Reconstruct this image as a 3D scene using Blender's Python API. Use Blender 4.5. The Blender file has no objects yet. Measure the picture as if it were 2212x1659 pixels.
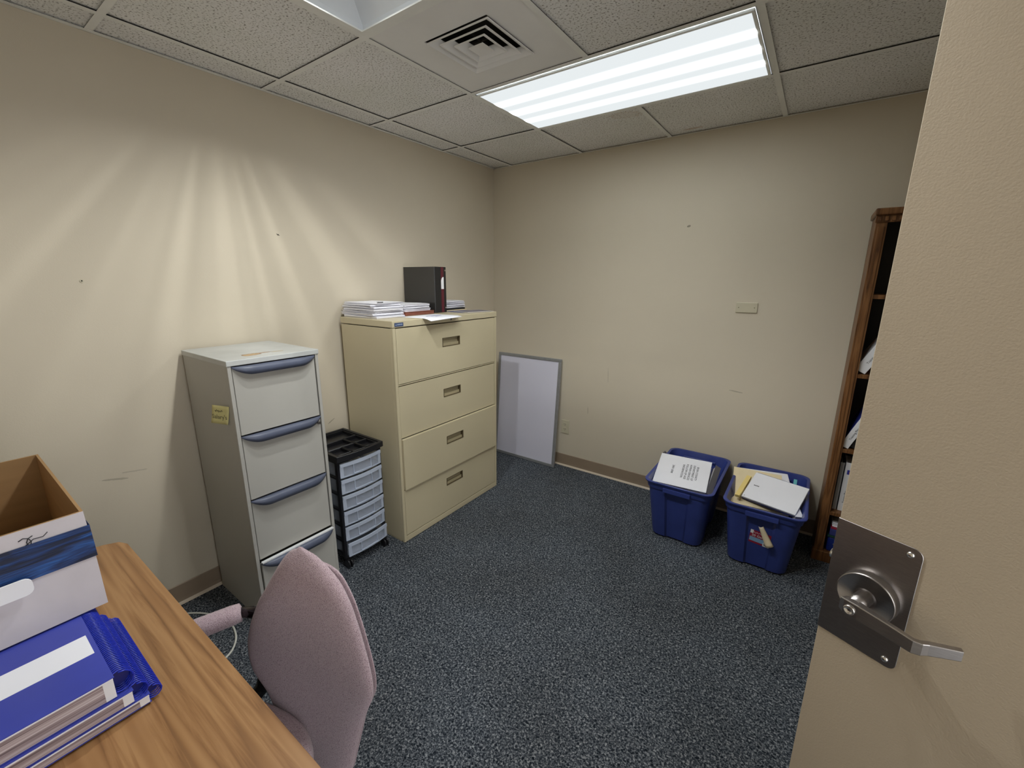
import bpy, bmesh, math, random
from mathutils import Vector, Matrix, Euler
random.seed(7)
sc = bpy.context.scene
COL = sc.collection
PI = math.pi

# ------------------------------------------------------------------ camera
cam_d = bpy.data.cameras.new('camera'); cam = bpy.data.objects.new('camera', cam_d); COL.objects.link(cam)
cam_d.sensor_fit = 'HORIZONTAL'; cam_d.sensor_width = 36.0
cam_d.lens = 36.0 * 921.024 / 2212.0
cam_d.shift_x = 11.454 / 2212.0; cam_d.shift_y = -7.168 / 2212.0
cam_d.clip_start = 0.02; cam_d.clip_end = 50
YAW, PITCH, ROLL = 0.62302984, -0.23384495, 0.00389621
fwd = Vector((-math.sin(YAW)*math.cos(PITCH), math.cos(YAW)*math.cos(PITCH), math.sin(PITCH)))
rt = fwd.cross(Vector((0, 0, 1))).normalized(); up = rt.cross(fwd)
c_, s_ = math.cos(ROLL), math.sin(ROLL)
X_ = rt*c_ + up*s_; Y_ = up*c_ - rt*s_; Z_ = -fwd
cam.matrix_world = Matrix(((X_.x, Y_.x, Z_.x, 2.28923574), (X_.y, Y_.y, Z_.y, -2.99184475),
                           (X_.z, Y_.z, Z_.z, 1.52464282), (0, 0, 0, 1)))
sc.camera = cam
# ------------------------------------------------------------------ world, exposure, lamps
w = bpy.data.worlds.new('world'); sc.world = w; w.use_nodes = True
w.node_tree.nodes['Background'].inputs[0].default_value = (0.95, 0.97, 1.0, 1)
w.node_tree.nodes['Background'].inputs[1].default_value = 3.0
sc.view_settings.view_transform = 'Standard'; sc.view_settings.look = 'None'
sc.view_settings.exposure = 0.40; sc.view_settings.gamma = 1.0; sc.view_settings.use_curve_mapping = False
LENS_PEAK = 10.5      # glow of the lensed ceiling light over its three tubes
TUBE = 1.5           # bare tubes of the open ceiling light

H = 2.3924; U = 0.6096; GA = 0.1765; GB = 0.5956     # ceiling height, tile size, offsets of the ceiling grid
RX = 3.22; FY = -3.60                                 # right wall, front wall

# bare-tube light with added noise in its strength imitating reflector streaks
ld = bpy.data.lights.new('tube_streak_spot', 'SPOT'); ld.spot_size = math.radians(152); ld.spot_blend = 0.55; ld.energy = 32; ld.shadow_soft_size = 0.018
ld.use_nodes = True; nt = ld.node_tree; nt.nodes.clear()
o_ = nt.nodes.new('ShaderNodeOutputLight'); e_ = nt.nodes.new('ShaderNodeEmission')
tc = nt.nodes.new('ShaderNodeTexCoord'); sx = nt.nodes.new('ShaderNodeSeparateXYZ')
nt.links.new(tc.outputs['Normal'], sx.inputs[0])
at = nt.nodes.new('ShaderNodeMath'); at.operation = 'ARCTAN2'
nt.links.new(sx.outputs['Y'], at.inputs[0]); nt.links.new(sx.outputs['Z'], at.inputs[1])
nz = nt.nodes.new('ShaderNodeTexNoise'); nz.noise_dimensions = '1D'
nz.inputs['Scale'].default_value = 6.0; nz.inputs['Detail'].default_value = 1.5; nz.inputs['Roughness'].default_value = 0.5
nt.links.new(at.outputs[0], nz.inputs['W'])
rp = nt.nodes.new('ShaderNodeMapRange'); rp.interpolation_type = 'SMOOTHSTEP'
rp.inputs['From Min'].default_value = 0.38; rp.inputs['From Max'].default_value = 0.66
rp.inputs['To Min'].default_value = 0.64; rp.inputs['To Max'].default_value = 1.0
nt.links.new(nz.outputs['Fac'], rp.inputs['Value'])
nt.links.new(rp.outputs[0], e_.inputs['Strength']); nt.links.new(e_.outputs[0], o_.inputs[0])
e_.inputs['Color'].default_value = (0.96, 0.985, 0.985, 1)
lo = bpy.data.objects.new('tube_streak_spot', ld); COL.objects.link(lo); lo.location = (0.99, -2.03, H+0.045)

# added fill spots, standing in for the bare tubes at the other end
for lx_, ly_ in ((1.42, -2.00), (1.78, -2.02)):
    l2 = bpy.data.lights.new('tube_fill_spot', 'SPOT'); l2.spot_size = math.radians(150); l2.spot_blend = 0.6; l2.energy = 20; l2.shadow_soft_size = 0.05
    l2.color = (0.95, 0.985, 1.0); lo2 = bpy.data.objects.new('tube_fill_spot', l2); COL.objects.link(lo2); lo2.location = (lx_, ly_, H+0.045)

# ------------------------------------------------------------------ materials
def srgb(r, g, b):
    f = lambda c: (c/255/12.92) if c/255 <= 0.04045 else ((c/255+0.055)/1.055)**2.4
    return (f(r), f(g), f(b), 1)
MATS = {}
def mat(name, col, rough=0.5, metal=0.0, noise=None, bump=None, spec=0.5, trans=0.0, emis=None, alpha=None, coat=0):
    """noise=(scale, amount, stretch xyz) varies the colour, bump=(scale, strength, distance)"""
    if name in MATS: return MATS[name]
    m = bpy.data.materials.new(name); m.use_nodes = True; MATS[name] = m
    n = m.node_tree; b = n.nodes['Principled BSDF']; L = n.links
    b.inputs['Base Color'].default_value = col; b.inputs['Roughness'].default_value = rough
    b.inputs['Metallic'].default_value = metal; b.inputs['Specular IOR Level'].default_value = spec
    if trans: b.inputs['Transmission Weight'].default_value = trans
    if coat: b.inputs['Coat Weight'].default_value = coat
    if emis: b.inputs['Emission Color'].default_value = emis[0]; b.inputs['Emission Strength'].default_value = emis[1]
    if alpha is not None: b.inputs['Alpha'].default_value = alpha
    t = n.nodes.new('ShaderNodeTexCoord')
    if noise:
        mp = n.nodes.new('ShaderNodeMapping'); L.new(t.outputs['Object'], mp.inputs[0])
        if len(noise) > 2: mp.inputs['Scale'].default_value = noise[2]
        q = n.nodes.new('ShaderNodeTexNoise'); q.inputs['Scale'].default_value = noise[0]; q.inputs['Detail'].default_value = 5
        L.new(mp.outputs[0], q.inputs[0])
        r = n.nodes.new('ShaderNodeMapRange'); r.inputs['From Min'].default_value = 0.3; r.inputs['From Max'].default_value = 0.7
        r.inputs['To Min'].default_value = 1-noise[1]; r.inputs['To Max'].default_value = 1+noise[1]
        L.new(q.outputs['Fac'], r.inputs['Value'])
        mx = n.nodes.new('ShaderNodeVectorMath'); mx.operation = 'SCALE'; mx.inputs[0].default_value = col[:3]
        L.new(r.outputs[0], mx.inputs['Scale']); L.new(mx.outputs[0], b.inputs['Base Color'])
    if bump:
        q = n.nodes.new('ShaderNodeTexNoise'); q.inputs['Scale'].default_value = bump[0]; q.inputs['Detail'].default_value = 3
        L.new(t.outputs['Object'], q.inputs[0])
        bp = n.nodes.new('ShaderNodeBump'); bp.inputs['Strength'].default_value = bump[1]; bp.inputs['Distance'].default_value = bump[2]
        L.new(q.outputs['Fac'], bp.inputs['Height']); L.new(bp.outputs[0], b.inputs['Normal'])
    return m

def nodes(m): return m.node_tree.nodes, m.node_tree.links, m.node_tree.nodes['Principled BSDF']
def ramp(n, stops):
    r = n.new('ShaderNodeValToRGB'); el = r.color_ramp.elements
    while len(el) > len(stops): el.remove(el[-1])
    while len(el) < len(stops): el.new(0.5)
    for e, (p, c) in zip(el, stops): e.position = p; e.color = c
    return r

M_wall = mat('painted_wall', (0.61, 0.54, 0.42, 1), 0.55, noise=(1.3, 0.035), bump=(240, 0.12, 0.002), spec=0.35)
M_base = mat('vinyl_baseboard', srgb(146, 128, 108), 0.5, noise=(6, 0.05))
M_door = mat('painted_door', (0.41, 0.335, 0.24, 1), 0.5, noise=(3, 0.03), bump=(300, 0.3, 0.002), spec=0.3)
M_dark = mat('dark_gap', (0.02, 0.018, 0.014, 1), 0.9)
M_bar = mat('ceiling_bar_paint', (0.86, 0.86, 0.82, 1), 0.5, noise=(9, 0.04))
M_steel = mat('brushed_steel', (0.38, 0.355, 0.34, 1), 0.33, 1.0, noise=(60, 0.08, (1, 1, 12)), bump=(500, 0.04, 0.001))
M_chrome = mat('bright_screw', (0.75, 0.73, 0.7, 1), 0.2, 1.0)
M_beige = mat('beige_enamel', (0.545, 0.475, 0.315, 1), 0.38, noise=(2.5, 0.03), bump=(350, 0.05, 0.001), spec=0.45)
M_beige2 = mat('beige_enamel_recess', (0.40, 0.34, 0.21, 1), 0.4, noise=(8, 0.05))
M_grey = mat('light_grey_enamel', (0.44, 0.425, 0.385, 1), 0.42, noise=(2.5, 0.04), bump=(300, 0.06, 0.001), spec=0.45)
M_greytop = None
M_slate = mat('slate_grey_handle', (0.085, 0.098, 0.145, 1), 0.42, noise=(12, 0.12, (1, 1, 1)))
M_black = mat('black_plastic', (0.010, 0.010, 0.012, 1), 0.35, noise=(20, 0.1))
M_blackm = mat('matt_black', (0.008, 0.008, 0.008, 1), 0.7)
M_clear = mat('frosted_clear_plastic', (0.60, 0.66, 0.78, 1), 0.28, noise=(10, 0.05), alpha=0.30)
M_clearrim = mat('milky_plastic_rim', (0.62, 0.68, 0.80, 1), 0.3, noise=(10, 0.05), alpha=0.62)
M_paper = mat('white_paper', (0.80, 0.80, 0.84, 1), 0.8, noise=(5, 0.03))
M_paperw = mat('warm_paper', (0.78, 0.74, 0.66, 1), 0.8, noise=(5, 0.03))
M_ink = mat('black_ink', (0.03, 0.03, 0.035, 1), 0.8)
M_inkblue = mat('blue_ink', (0.08, 0.10, 0.35, 1), 0.8)
M_navy = mat('navy_folder', (0.045, 0.052, 0.20, 1), 0.3, noise=(9, 0.2))
M_blue = mat('blue_cover', (0.045, 0.06, 0.36, 1), 0.35, noise=(6, 0.1))
M_coil = mat('blue_coil', (0.008, 0.025, 0.42, 1), 0.3)
M_bin = mat('blue_bin_plastic', (0.030, 0.048, 0.215, 1), 0.38, noise=(8, 0.12), bump=(120, 0.1, 0.002))
M_maroon = mat('maroon_strip', (0.10, 0.012, 0.022, 1), 0.4)
M_brown = mat('red_brown_board', (0.23, 0.075, 0.05, 1), 0.6, noise=(30, 0.15))
M_manila = mat('manila_card', (0.78, 0.66, 0.42, 1), 0.7, noise=(8, 0.04))
M_yellow = mat('yellow_paper', (0.80, 0.62, 0.22, 1), 0.7, noise=(8, 0.05))
M_sticky = mat('pale_yellow_note', (0.72, 0.66, 0.30, 1), 0.7, noise=(20, 0.04))
M_alu = mat('grey_aluminium', (0.36, 0.365, 0.37, 1), 0.38, 0.5, noise=(30, 0.06))
M_board = mat('whiteboard_surface', (0.68, 0.67, 0.77, 1), 0.25, noise=(2, 0.03))
M_ivory = mat('ivory_plate', (0.56, 0.51, 0.37, 1), 0.4, noise=(20, 0.03))
M_white = mat('white_enamel', (0.74, 0.76, 0.78, 1), 0.35, noise=(9, 0.03))
M_whitelbl = mat('white_label', (0.82, 0.82, 0.84, 1), 0.6)
M_card_out = mat('white_carton_face', (0.55, 0.51, 0.53, 1), 0.8, noise=(14, 0.05), bump=(60, 0.1, 0.002))
M_card_in = mat('brown_cardboard', (0.34, 0.20, 0.085, 1), 0.85, noise=(3, 0.08, (1, 1, 14)))
M_red = mat('red_label', (0.30, 0.015, 0.04, 1), 0.5)
M_lblue = mat('light_blue_label', (0.22, 0.40, 0.60, 1), 0.5)
M_teal = mat('teal_tab', (0.12, 0.42, 0.45, 1), 0.6)
M_cord = mat('white_cord', (0.62, 0.62, 0.56, 1), 0.5)
M_purple = mat('purple_folder', (0.07, 0.03, 0.13, 1), 0.5)
M_pages = mat('page_edges', (0.40, 0.33, 0.34, 1), 0.85)
n, L, b = nodes(M_pages)
t = n.new('ShaderNodeTexCoord'); mp = n.new('ShaderNodeMapping'); mp.inputs['Scale'].default_value = (3, 3, 420)
q = n.new('ShaderNodeTexNoise'); q.inputs['Scale'].default_value = 1.0; q.inputs['Detail'].default_value = 3
r = ramp(n, [(0.35, (0.16, 0.12, 0.13, 1)), (0.5, (0.42, 0.34, 0.35, 1)), (0.68, (0.62, 0.56, 0.58, 1))])
L.new(t.outputs['Object'], mp.inputs[0]); L.new(mp.outputs[0], q.inputs[0]); L.new(q.outputs['Fac'], r.inputs[0]); L.new(r.outputs[0], b.inputs['Base Color'])
M_sheets = mat('loose_sheet_edges', (0.7, 0.7, 0.74, 1), 0.85)
n, L, b = nodes(M_sheets)
t = n.new('ShaderNodeTexCoord'); mp = n.new('ShaderNodeMapping'); mp.inputs['Scale'].default_value = (3, 3, 500)
q = n.new('ShaderNodeTexNoise'); q.inputs['Scale'].default_value = 1.0; q.inputs['Detail'].default_value = 2
r = ramp(n, [(0.36, (0.34, 0.33, 0.37, 1)), (0.5, (0.72, 0.71, 0.76, 1)), (0.7, (0.85, 0.85, 0.88, 1))])
L.new(t.outputs['Object'], mp.inputs[0]); L.new(mp.outputs[0], q.inputs[0]); L.new(q.outputs['Fac'], r.inputs[0]); L.new(r.outputs[0], b.inputs['Base Color'])

# mineral-fibre ceiling tile: small dark pits
M_tile = mat('ceiling_tile', (0.62, 0.59, 0.55, 1), 0.9, spec=0.1)
n, L, b = nodes(M_tile)
t = n.new('ShaderNodeTexCoord')
mp = n.new('ShaderNodeMapping'); mp.inputs['Scale'].default_value = (1, 1, 0.2)
L.new(t.outputs['Object'], mp.inputs[0])
q = n.new('ShaderNodeTexNoise'); q.inputs['Scale'].default_value = 130; q.inputs['Detail'].default_value = 3; q.inputs['Roughness'].default_value = 0.6
L.new(mp.outputs[0], q.inputs[0])
r = ramp(n, [(0.30, (0.14, 0.13, 0.12, 1)), (0.38, (0.50, 0.48, 0.45, 1)), (0.45, (0.86, 0.86, 0.85, 1)), (0.75, (0.92, 0.92, 0.91, 1))])
L.new(q.outputs['Fac'], r.inputs[0])
q2 = n.new('ShaderNodeTexNoise'); q2.inputs['Scale'].default_value = 2.2; q2.inputs['Detail'].default_value = 3
L.new(t.outputs['Object'], q2.inputs[0])
r2 = ramp(n, [(0.35, (0.93, 0.93, 0.90, 1)), (0.65, (1, 0.985, 0.985, 1))]); L.new(q2.outputs['Fac'], r2.inputs[0])
mx = n.new('ShaderNodeMix'); mx.data_type = 'RGBA'; mx.blend_type = 'MULTIPLY'; mx.inputs[0].default_value = 1
L.new(r.outputs[0], mx.inputs[6]); L.new(r2.outputs[0], mx.inputs[7]); L.new(mx.outputs[2], b.inputs['Base Color'])
bp = n.new('ShaderNodeBump'); bp.inputs['Strength'].default_value = 0.5; bp.inputs['Distance'].default_value = 0.003
L.new(q.outputs['Fac'], bp.inputs['Height']); L.new(bp.outputs[0], b.inputs['Normal'])

# loop carpet
M_carpet = mat('loop_carpet', (0.05, 0.06, 0.07, 1), 0.95, spec=0.1)
n, L, b = nodes(M_carpet)
t = n.new('ShaderNodeTexCoord')
q = n.new('ShaderNodeTexNoise'); q.inputs['Scale'].default_value = 150; q.inputs['Detail'].default_value = 2.5; q.inputs['Roughness'].default_value = 0.55; q.inputs['Distortion'].default_value = 0.8
L.new(t.outputs['Object'], q.inputs[0])
r = ramp(n, [(0.36, (0.008, 0.011, 0.016, 1)), (0.46, (0.041, 0.048, 0.059, 1)), (0.56, (0.104, 0.115, 0.129, 1)), (0.68, (0.30, 0.31, 0.32, 1))])
L.new(q.outputs['Fac'], r.inputs[0])
q2 = n.new('ShaderNodeTexNoise'); q2.inputs['Scale'].default_value = 2.3; q2.inputs['Detail'].default_value = 4
L.new(t.outputs['Object'], q2.inputs[0])
r2 = ramp(n, [(0.3, (0.88, 0.86, 0.84, 1)), (0.7, (1.08, 1.1, 1.12, 1))]); L.new(q2.outputs['Fac'], r2.inputs[0])
mx = n.new('ShaderNodeMix'); mx.data_type = 'RGBA'; mx.blend_type = 'MULTIPLY'; mx.inputs[0].default_value = 1
L.new(r.outputs[0], mx.inputs[6]); L.new(r2.outputs[0], mx.inputs[7]); L.new(mx.outputs[2], b.inputs['Base Color'])
bp = n.new('ShaderNodeBump'); bp.inputs['Strength'].default_value = 0.8; bp.inputs['Distance'].default_value = 0.004
L.new(q.outputs['Fac'], bp.inputs['Height']); L.new(bp.outputs[0], b.inputs['Normal'])

def marks(m, specs):
    '''scuffs and stains of their own shape: (plane, centre u, centre v, half length, half width, angle, colour, ring?)'''
    n, L, b = nodes(m)
    link = b.inputs['Base Color'].links
    cur = link[0].from_socket
    g = n.new('ShaderNodeNewGeometry'); sp = n.new('ShaderNodeSeparateXYZ'); L.new(g.outputs['Position'], sp.inputs[0])
    nz_ = n.new('ShaderNodeTexNoise'); nz_.inputs['Scale'].default_value = 60; L.new(g.outputs['Position'], nz_.inputs[0])
    for (ax, ay, keep, keepv, cu, cv, hl, hw, ang, colr, ringy, amt) in specs:
        cb = n.new('ShaderNodeCombineXYZ'); L.new(sp.outputs[ax], cb.inputs[0]); L.new(sp.outputs[ay], cb.inputs[1])
        mp = n.new('ShaderNodeMapping'); mp.vector_type = 'TEXTURE'; mp.inputs['Location'].default_value = (cu, cv, 0)
        mp.inputs['Rotation'].default_value = (0, 0, ang); mp.inputs['Scale'].default_value = (hl, hw, 1); L.new(cb.outputs[0], mp.inputs[0])
        ln = n.new('ShaderNodeVectorMath'); ln.operation = 'LENGTH'; L.new(mp.outputs[0], ln.inputs[0])
        ad = n.new('ShaderNodeMath'); ad.operation = 'MULTIPLY_ADD'; ad.inputs[1].default_value = 1.2; L.new(nz_.outputs['Fac'], ad.inputs[0]); L.new(ln.outputs['Value'], ad.inputs[2])
        st = [(0.0, (amt*(0.3 if ringy else 1),)*3+(1,)), (0.70, (amt*(0.3 if ringy else 1),)*3+(1,)), (0.78, (amt,)*3+(1,)), (0.84, (0, 0, 0, 1))]
        dv = n.new('ShaderNodeMath'); dv.operation = 'DIVIDE'; dv.inputs[1].default_value = 2.0; L.new(ad.outputs[0], dv.inputs[0])
        r = ramp(n, st); L.new(dv.outputs[0], r.inputs[0])
        fac = r.outputs[0]
        if keep is not None:
            c1 = n.new('ShaderNodeMath'); c1.operation = 'COMPARE'; c1.inputs[1].default_value = keepv; c1.inputs[2].default_value = 0.01; L.new(sp.outputs[keep], c1.inputs[0])
            c2 = n.new('ShaderNodeMath'); c2.operation = 'MULTIPLY'; L.new(c1.outputs[0], c2.inputs[0]); L.new(r.outputs[0], c2.inputs[1]); fac = c2.outputs[0]
        mx = n.new('ShaderNodeMix'); mx.data_type = 'RGBA'; L.new(fac, mx.inputs[0]); L.new(cur, mx.inputs[6]); mx.inputs[7].default_value = colr; cur = mx.outputs[2]
    L.new(cur, b.inputs['Base Color'])
grime = (0.20, 0.17, 0.12, 1)
marks(M_wall, [('Y', 'Z', 'X', 0.0, -2.611, 0.701, 0.045, 0.004, -0.25, grime, False, 0.45), ('Y', 'Z', 'X', 0.0, -2.55, 0.715, 0.05, 0.003, -0.15, grime, False, 0.3),
               ('Y', 'Z', 'X', 0.0, -1.623, 0.685, 0.028, 0.0035, 0.5, grime, False, 0.5), ('X', 'Z', 'Y', 0.0, 1.942, 0.832, 0.040, 0.004, -0.1, grime, False, 0.45),
               ('X', 'Z', 'Y', 0.0, 1.557, 1.855, 0.010, 0.006, 0.3, grime, False, 0.8), ('X', 'Z', 'Y', 0.0, 0.93, 0.52, 0.004, 0.03, 0.05, grime, False, 0.35),
               ('X', 'Z', 'Y', 0.0, 1.08, 0.82, 0.003, 0.05, 0.05, grime, False, 0.3)])
marks(M_tile, [('X', 'Y', None, 0, 1.290, -0.500, 0.080, 0.045, 0.3, (0.50, 0.40, 0.28, 1), True, 0.55), ('X', 'Y', None, 0, 1.54, -0.07, 0.05, 0.014, 0.0, (0.50, 0.33, 0.2, 1), False, 0.5)])

def wood(name, dark, mid, light, axis_scale, rough=0.4, knot=1.0):
    m = mat(name, mid, rough, spec=0.4); n, L, b = nodes(m)
    t = n.new('ShaderNodeTexCoord'); mp = n.new('ShaderNodeMapping'); mp.inputs['Scale'].default_value = axis_scale
    L.new(t.outputs['Object'], mp.inputs[0])
    q0 = n.new('ShaderNodeTexNoise'); q0.inputs['Scale'].default_value = 1.0; q0.inputs['Detail'].default_value = 2
    L.new(mp.outputs[0], q0.inputs[0])
    q = n.new('ShaderNodeTexNoise'); q.inputs['Scale'].default_value = 3.0; q.inputs['Detail'].default_value = 8; q.inputs['Roughness'].default_value = 0.65
    q.inputs['Distortion'].default_value = 0.6
    L.new(mp.outputs[0], q.inputs[0])
    a = n.new('ShaderNodeMath'); a.operation = 'MULTIPLY_ADD'; a.inputs[1].default_value = 11.0*knot; L.new(q0.outputs['Fac'], a.inputs[0]); L.new(q.outputs['Fac'], a.inputs[2])
    s = n.new('ShaderNodeMath'); s.operation = 'PINGPONG'; s.inputs[1].default_value = 0.5; L.new(a.outputs[0], s.inputs[0])
    d = n.new('ShaderNodeMath'); d.operation = 'ADD'; L.new(s.outputs[0], d.inputs[0]); L.new(q.outputs['Fac'], d.inputs[1])
    r = ramp(n, [(0.36, dark), (0.66, mid), (1.0, light)]); L.new(d.outputs[0], r.inputs[0]); L.new(r.outputs[0], b.inputs['Base Color'])
    return m
M_desk = wood('walnut_laminate', (0.17, 0.080, 0.030, 1), (0.28, 0.138, 0.052, 1), (0.37, 0.20, 0.082, 1), (0.9, 22, 6), 0.42, 0.45)
M_oak = wood('stained_oak', (0.055, 0.020, 0.006, 1), (0.14, 0.058, 0.018, 1), (0.22, 0.10, 0.035, 1), (22, 22, 1.6), 0.4, 0.5)
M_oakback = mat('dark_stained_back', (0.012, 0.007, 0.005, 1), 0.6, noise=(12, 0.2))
M_deskedge = mat('dark_edge_band', (0.05, 0.028, 0.018, 1), 0.4)

# woven upholstery
M_fab = mat('mauve_woven_fabric', (0.36, 0.26, 0.285, 1), 0.9, spec=0.15)
n, L, b = nodes(M_fab)
b.inputs['Sheen Weight'].default_value = 0.3
t = n.new('ShaderNodeTexCoord')
q = n.new('ShaderNodeTexVoronoi'); q.inputs['Scale'].default_value = 620; L.new(t.outputs['Object'], q.inputs[0])
r = ramp(n, [(0.15, (0.60, 0.47, 0.50, 1)), (0.55, (0.45, 0.335, 0.36, 1)), (0.9, (0.25, 0.17, 0.19, 1))]); L.new(q.outputs['Distance'], r.inputs[0]); L.new(r.outputs[0], b.inputs['Base Color'])
bp = n.new('ShaderNodeBump'); bp.invert = True; bp.inputs['Strength'].default_value = 0.6; bp.inputs['Distance'].default_value = 0.002
L.new(q.outputs['Distance'], bp.inputs['Height']); L.new(bp.outputs[0], b.inputs['Normal'])

# painter's tape with crinkles
M_tape = mat('blue_tape', (0.02, 0.07, 0.25, 1), 0.5, spec=0.25)
n, L, b = nodes(M_tape)
t = n.new('ShaderNodeTexCoord'); mp = n.new('ShaderNodeMapping'); mp.inputs['Scale'].default_value = (6, 6, 60)
q = n.new('ShaderNodeTexNoise'); q.inputs['Scale'].default_value = 1.5; q.inputs['Detail'].default_value = 5; q.inputs['Distortion'].default_value = 1
r = ramp(n, [(0.38, (0.008, 0.012, 0.035, 1)), (0.52, (0.012, 0.035, 0.13, 1)), (0.66, (0.02, 0.09, 0.30, 1))])
L.new(t.outputs['Object'], mp.inputs[0]); L.new(mp.outputs[0], q.inputs[0]); L.new(q.outputs['Fac'], r.inputs[0]); L.new(r.outputs[0], b.inputs['Base Color'])
bp = n.new('ShaderNodeBump'); bp.inputs['Strength'].default_value = 0.5; bp.inputs['Distance'].default_value = 0.004
L.new(q.outputs['Fac'], bp.inputs['Height']); L.new(bp.outputs[0], b.inputs['Normal'])

# grey cabinet top with a ring stain (a mark of its own)
M_greytop = mat('light_grey_enamel_stained', (0.52, 0.53, 0.51, 1), 0.38, spec=0.45)
n, L, b = nodes(M_greytop)
t = n.new('ShaderNodeTexCoord'); g = n.new('ShaderNodeNewGeometry')
def blob(cx, cy, rx, ry, lo, hi):
    mp = n.new('ShaderNodeMapping'); mp.inputs['Location'].default_value = (-cx/rx, -cy/ry, 0); mp.inputs['Scale'].default_value = (1/rx, 1/ry, 0)
    L.new(g.outputs['Position'], mp.inputs[0])
    qn = n.new('ShaderNodeTexNoise'); qn.inputs['Scale'].default_value = 28; qn.inputs['Detail'].default_value = 3; L.new(g.outputs['Position'], qn.inputs[0])
    ln = n.new('ShaderNodeVectorMath'); ln.operation = 'LENGTH'; L.new(mp.outputs[0], ln.inputs[0])
    ad = n.new('ShaderNodeMath'); ad.operation = 'MULTIPLY_ADD'; ad.inputs[1].default_value = 1.1; L.new(qn.outputs['Fac'], ad.inputs[0]); L.new(ln.outputs['Value'], ad.inputs[2])
    return ad
prev = None
base = ramp(n, [(0.35, (0.47, 0.48, 0.46, 1)), (0.65, (0.54, 0.55, 0.53, 1))])
qq = n.new('ShaderNodeTexNoise'); qq.inputs['Scale'].default_value = 8; L.new(g.outputs['Position'], qq.inputs[0]); L.new(qq.outputs['Fac'], base.inputs[0])
prev = base.outputs[0]
for (cx, cy, rx, ry, stops) in [
    (0.385, -2.185, 0.028, 0.042, [(0.0, (0.52, 0.33, 0.16, 1)), (1.25, (0.50, 0.34, 0.17, 1)), (1.45, (0.16, 0.07, 0.02, 1))]),
    (0.372, -2.125, 0.008, 0.035, [(0.0, (0.35, 0.18, 0.07, 1)), (1.3, (0.30, 0.14, 0.05, 1)), (1.4, (0.2, 0.1, 0.03, 1))]),
    (0.385, -2.075, 0.012, 0.028, [(0.0, (0.42, 0.36, 0.26, 1)), (1.2, (0.42, 0.36, 0.26, 1)), (1.4, (0.4, 0.33, 0.22, 1))])]:
    a = blob(cx, cy, rx, ry, 0, 0)
    dv = n.new('ShaderNodeMath'); dv.operation = 'DIVIDE'; dv.inputs[1].default_value = 1.5; L.new(a.outputs[0], dv.inputs[0])
    r = ramp(n, [(p/1.5, c) for p, c in stops]); L.new(dv.outputs[0], r.inputs[0])
    lt = n.new('ShaderNodeMath'); lt.operation = 'LESS_THAN'; lt.inputs[1].default_value = 1.5; L.new(a.outputs[0], lt.inputs[0])
    mx = n.new('ShaderNodeMix'); mx.data_type = 'RGBA'; L.new(lt.outputs[0], mx.inputs[0]); L.new(prev, mx.inputs[6]); L.new(r.outputs[0], mx.inputs[7]); prev = mx.outputs[2]
L.new(prev, b.inputs['Base Color'])

def emit(name, col, strength):
    m = bpy.data.materials.new(name); m.use_nodes = True; n = m.node_tree.nodes; n.clear()
    e = n.new('ShaderNodeEmission'); o = n.new('ShaderNodeOutputMaterial'); e.inputs[0].default_value = col; e.inputs[1].default_value = strength
    m.node_tree.links.new(e.outputs[0], o.inputs[0]); return m, e
M_tube, _ = emit('lit_tube', (0.95, 1.0, 1.0, 1), TUBE)
M_lens, e_lens = emit('lit_lens', (0.93, 0.985, 1.0, 1), 5)
n = M_lens.node_tree.nodes; L = M_lens.node_tree.links
g = n.new('ShaderNodeNewGeometry'); sp = n.new('ShaderNodeSeparateXYZ'); L.new(g.outputs['Position'], sp.inputs[0])
acc = None
for yc, wd, pk in ((-1.035, 0.016, 0.8), (-0.90, 0.018, 1.0), (-0.765, 0.015, 0.9)):
    s1 = n.new('ShaderNodeMath'); s1.operation = 'SUBTRACT'; s1.inputs[1].default_value = yc; L.new(sp.outputs['Y'], s1.inputs[0])
    s2 = n.new('ShaderNodeMath'); s2.operation = 'DIVIDE'; s2.inputs[1].default_value = wd; L.new(s1.outputs[0], s2.inputs[0])
    s3 = n.new('ShaderNodeMath'); s3.operation = 'MULTIPLY'; L.new(s2.outputs[0], s3.inputs[0]); L.new(s2.outputs[0], s3.inputs[1])
    s4 = n.new('ShaderNodeMath'); s4.operation = 'MULTIPLY'; s4.inputs[1].default_value = -1; L.new(s3.outputs[0], s4.inputs[0])
    s5 = n.new('ShaderNodeMath'); s5.operation = 'EXPONENT'; L.new(s4.outputs[0], s5.inputs[0])
    s6 = n.new('ShaderNodeMath'); s6.operation = 'MULTIPLY'; s6.inputs[1].default_value = pk*LENS_PEAK*2.2; L.new(s5.outputs[0], s6.inputs[0])
    if acc is None: acc = s6
    else:
        ad = n.new('ShaderNodeMath'); ad.operation = 'ADD'; L.new(acc.outputs[0], ad.inputs[0]); L.new(s6.outputs[0], ad.inputs[1]); acc = ad
ad = n.new('ShaderNodeMath'); ad.operation = 'ADD'; ad.inputs[1].default_value = 0.66; L.new(acc.outputs[0], ad.inputs[0]); L.new(ad.outputs[0], e_lens.inputs[1])

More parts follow.
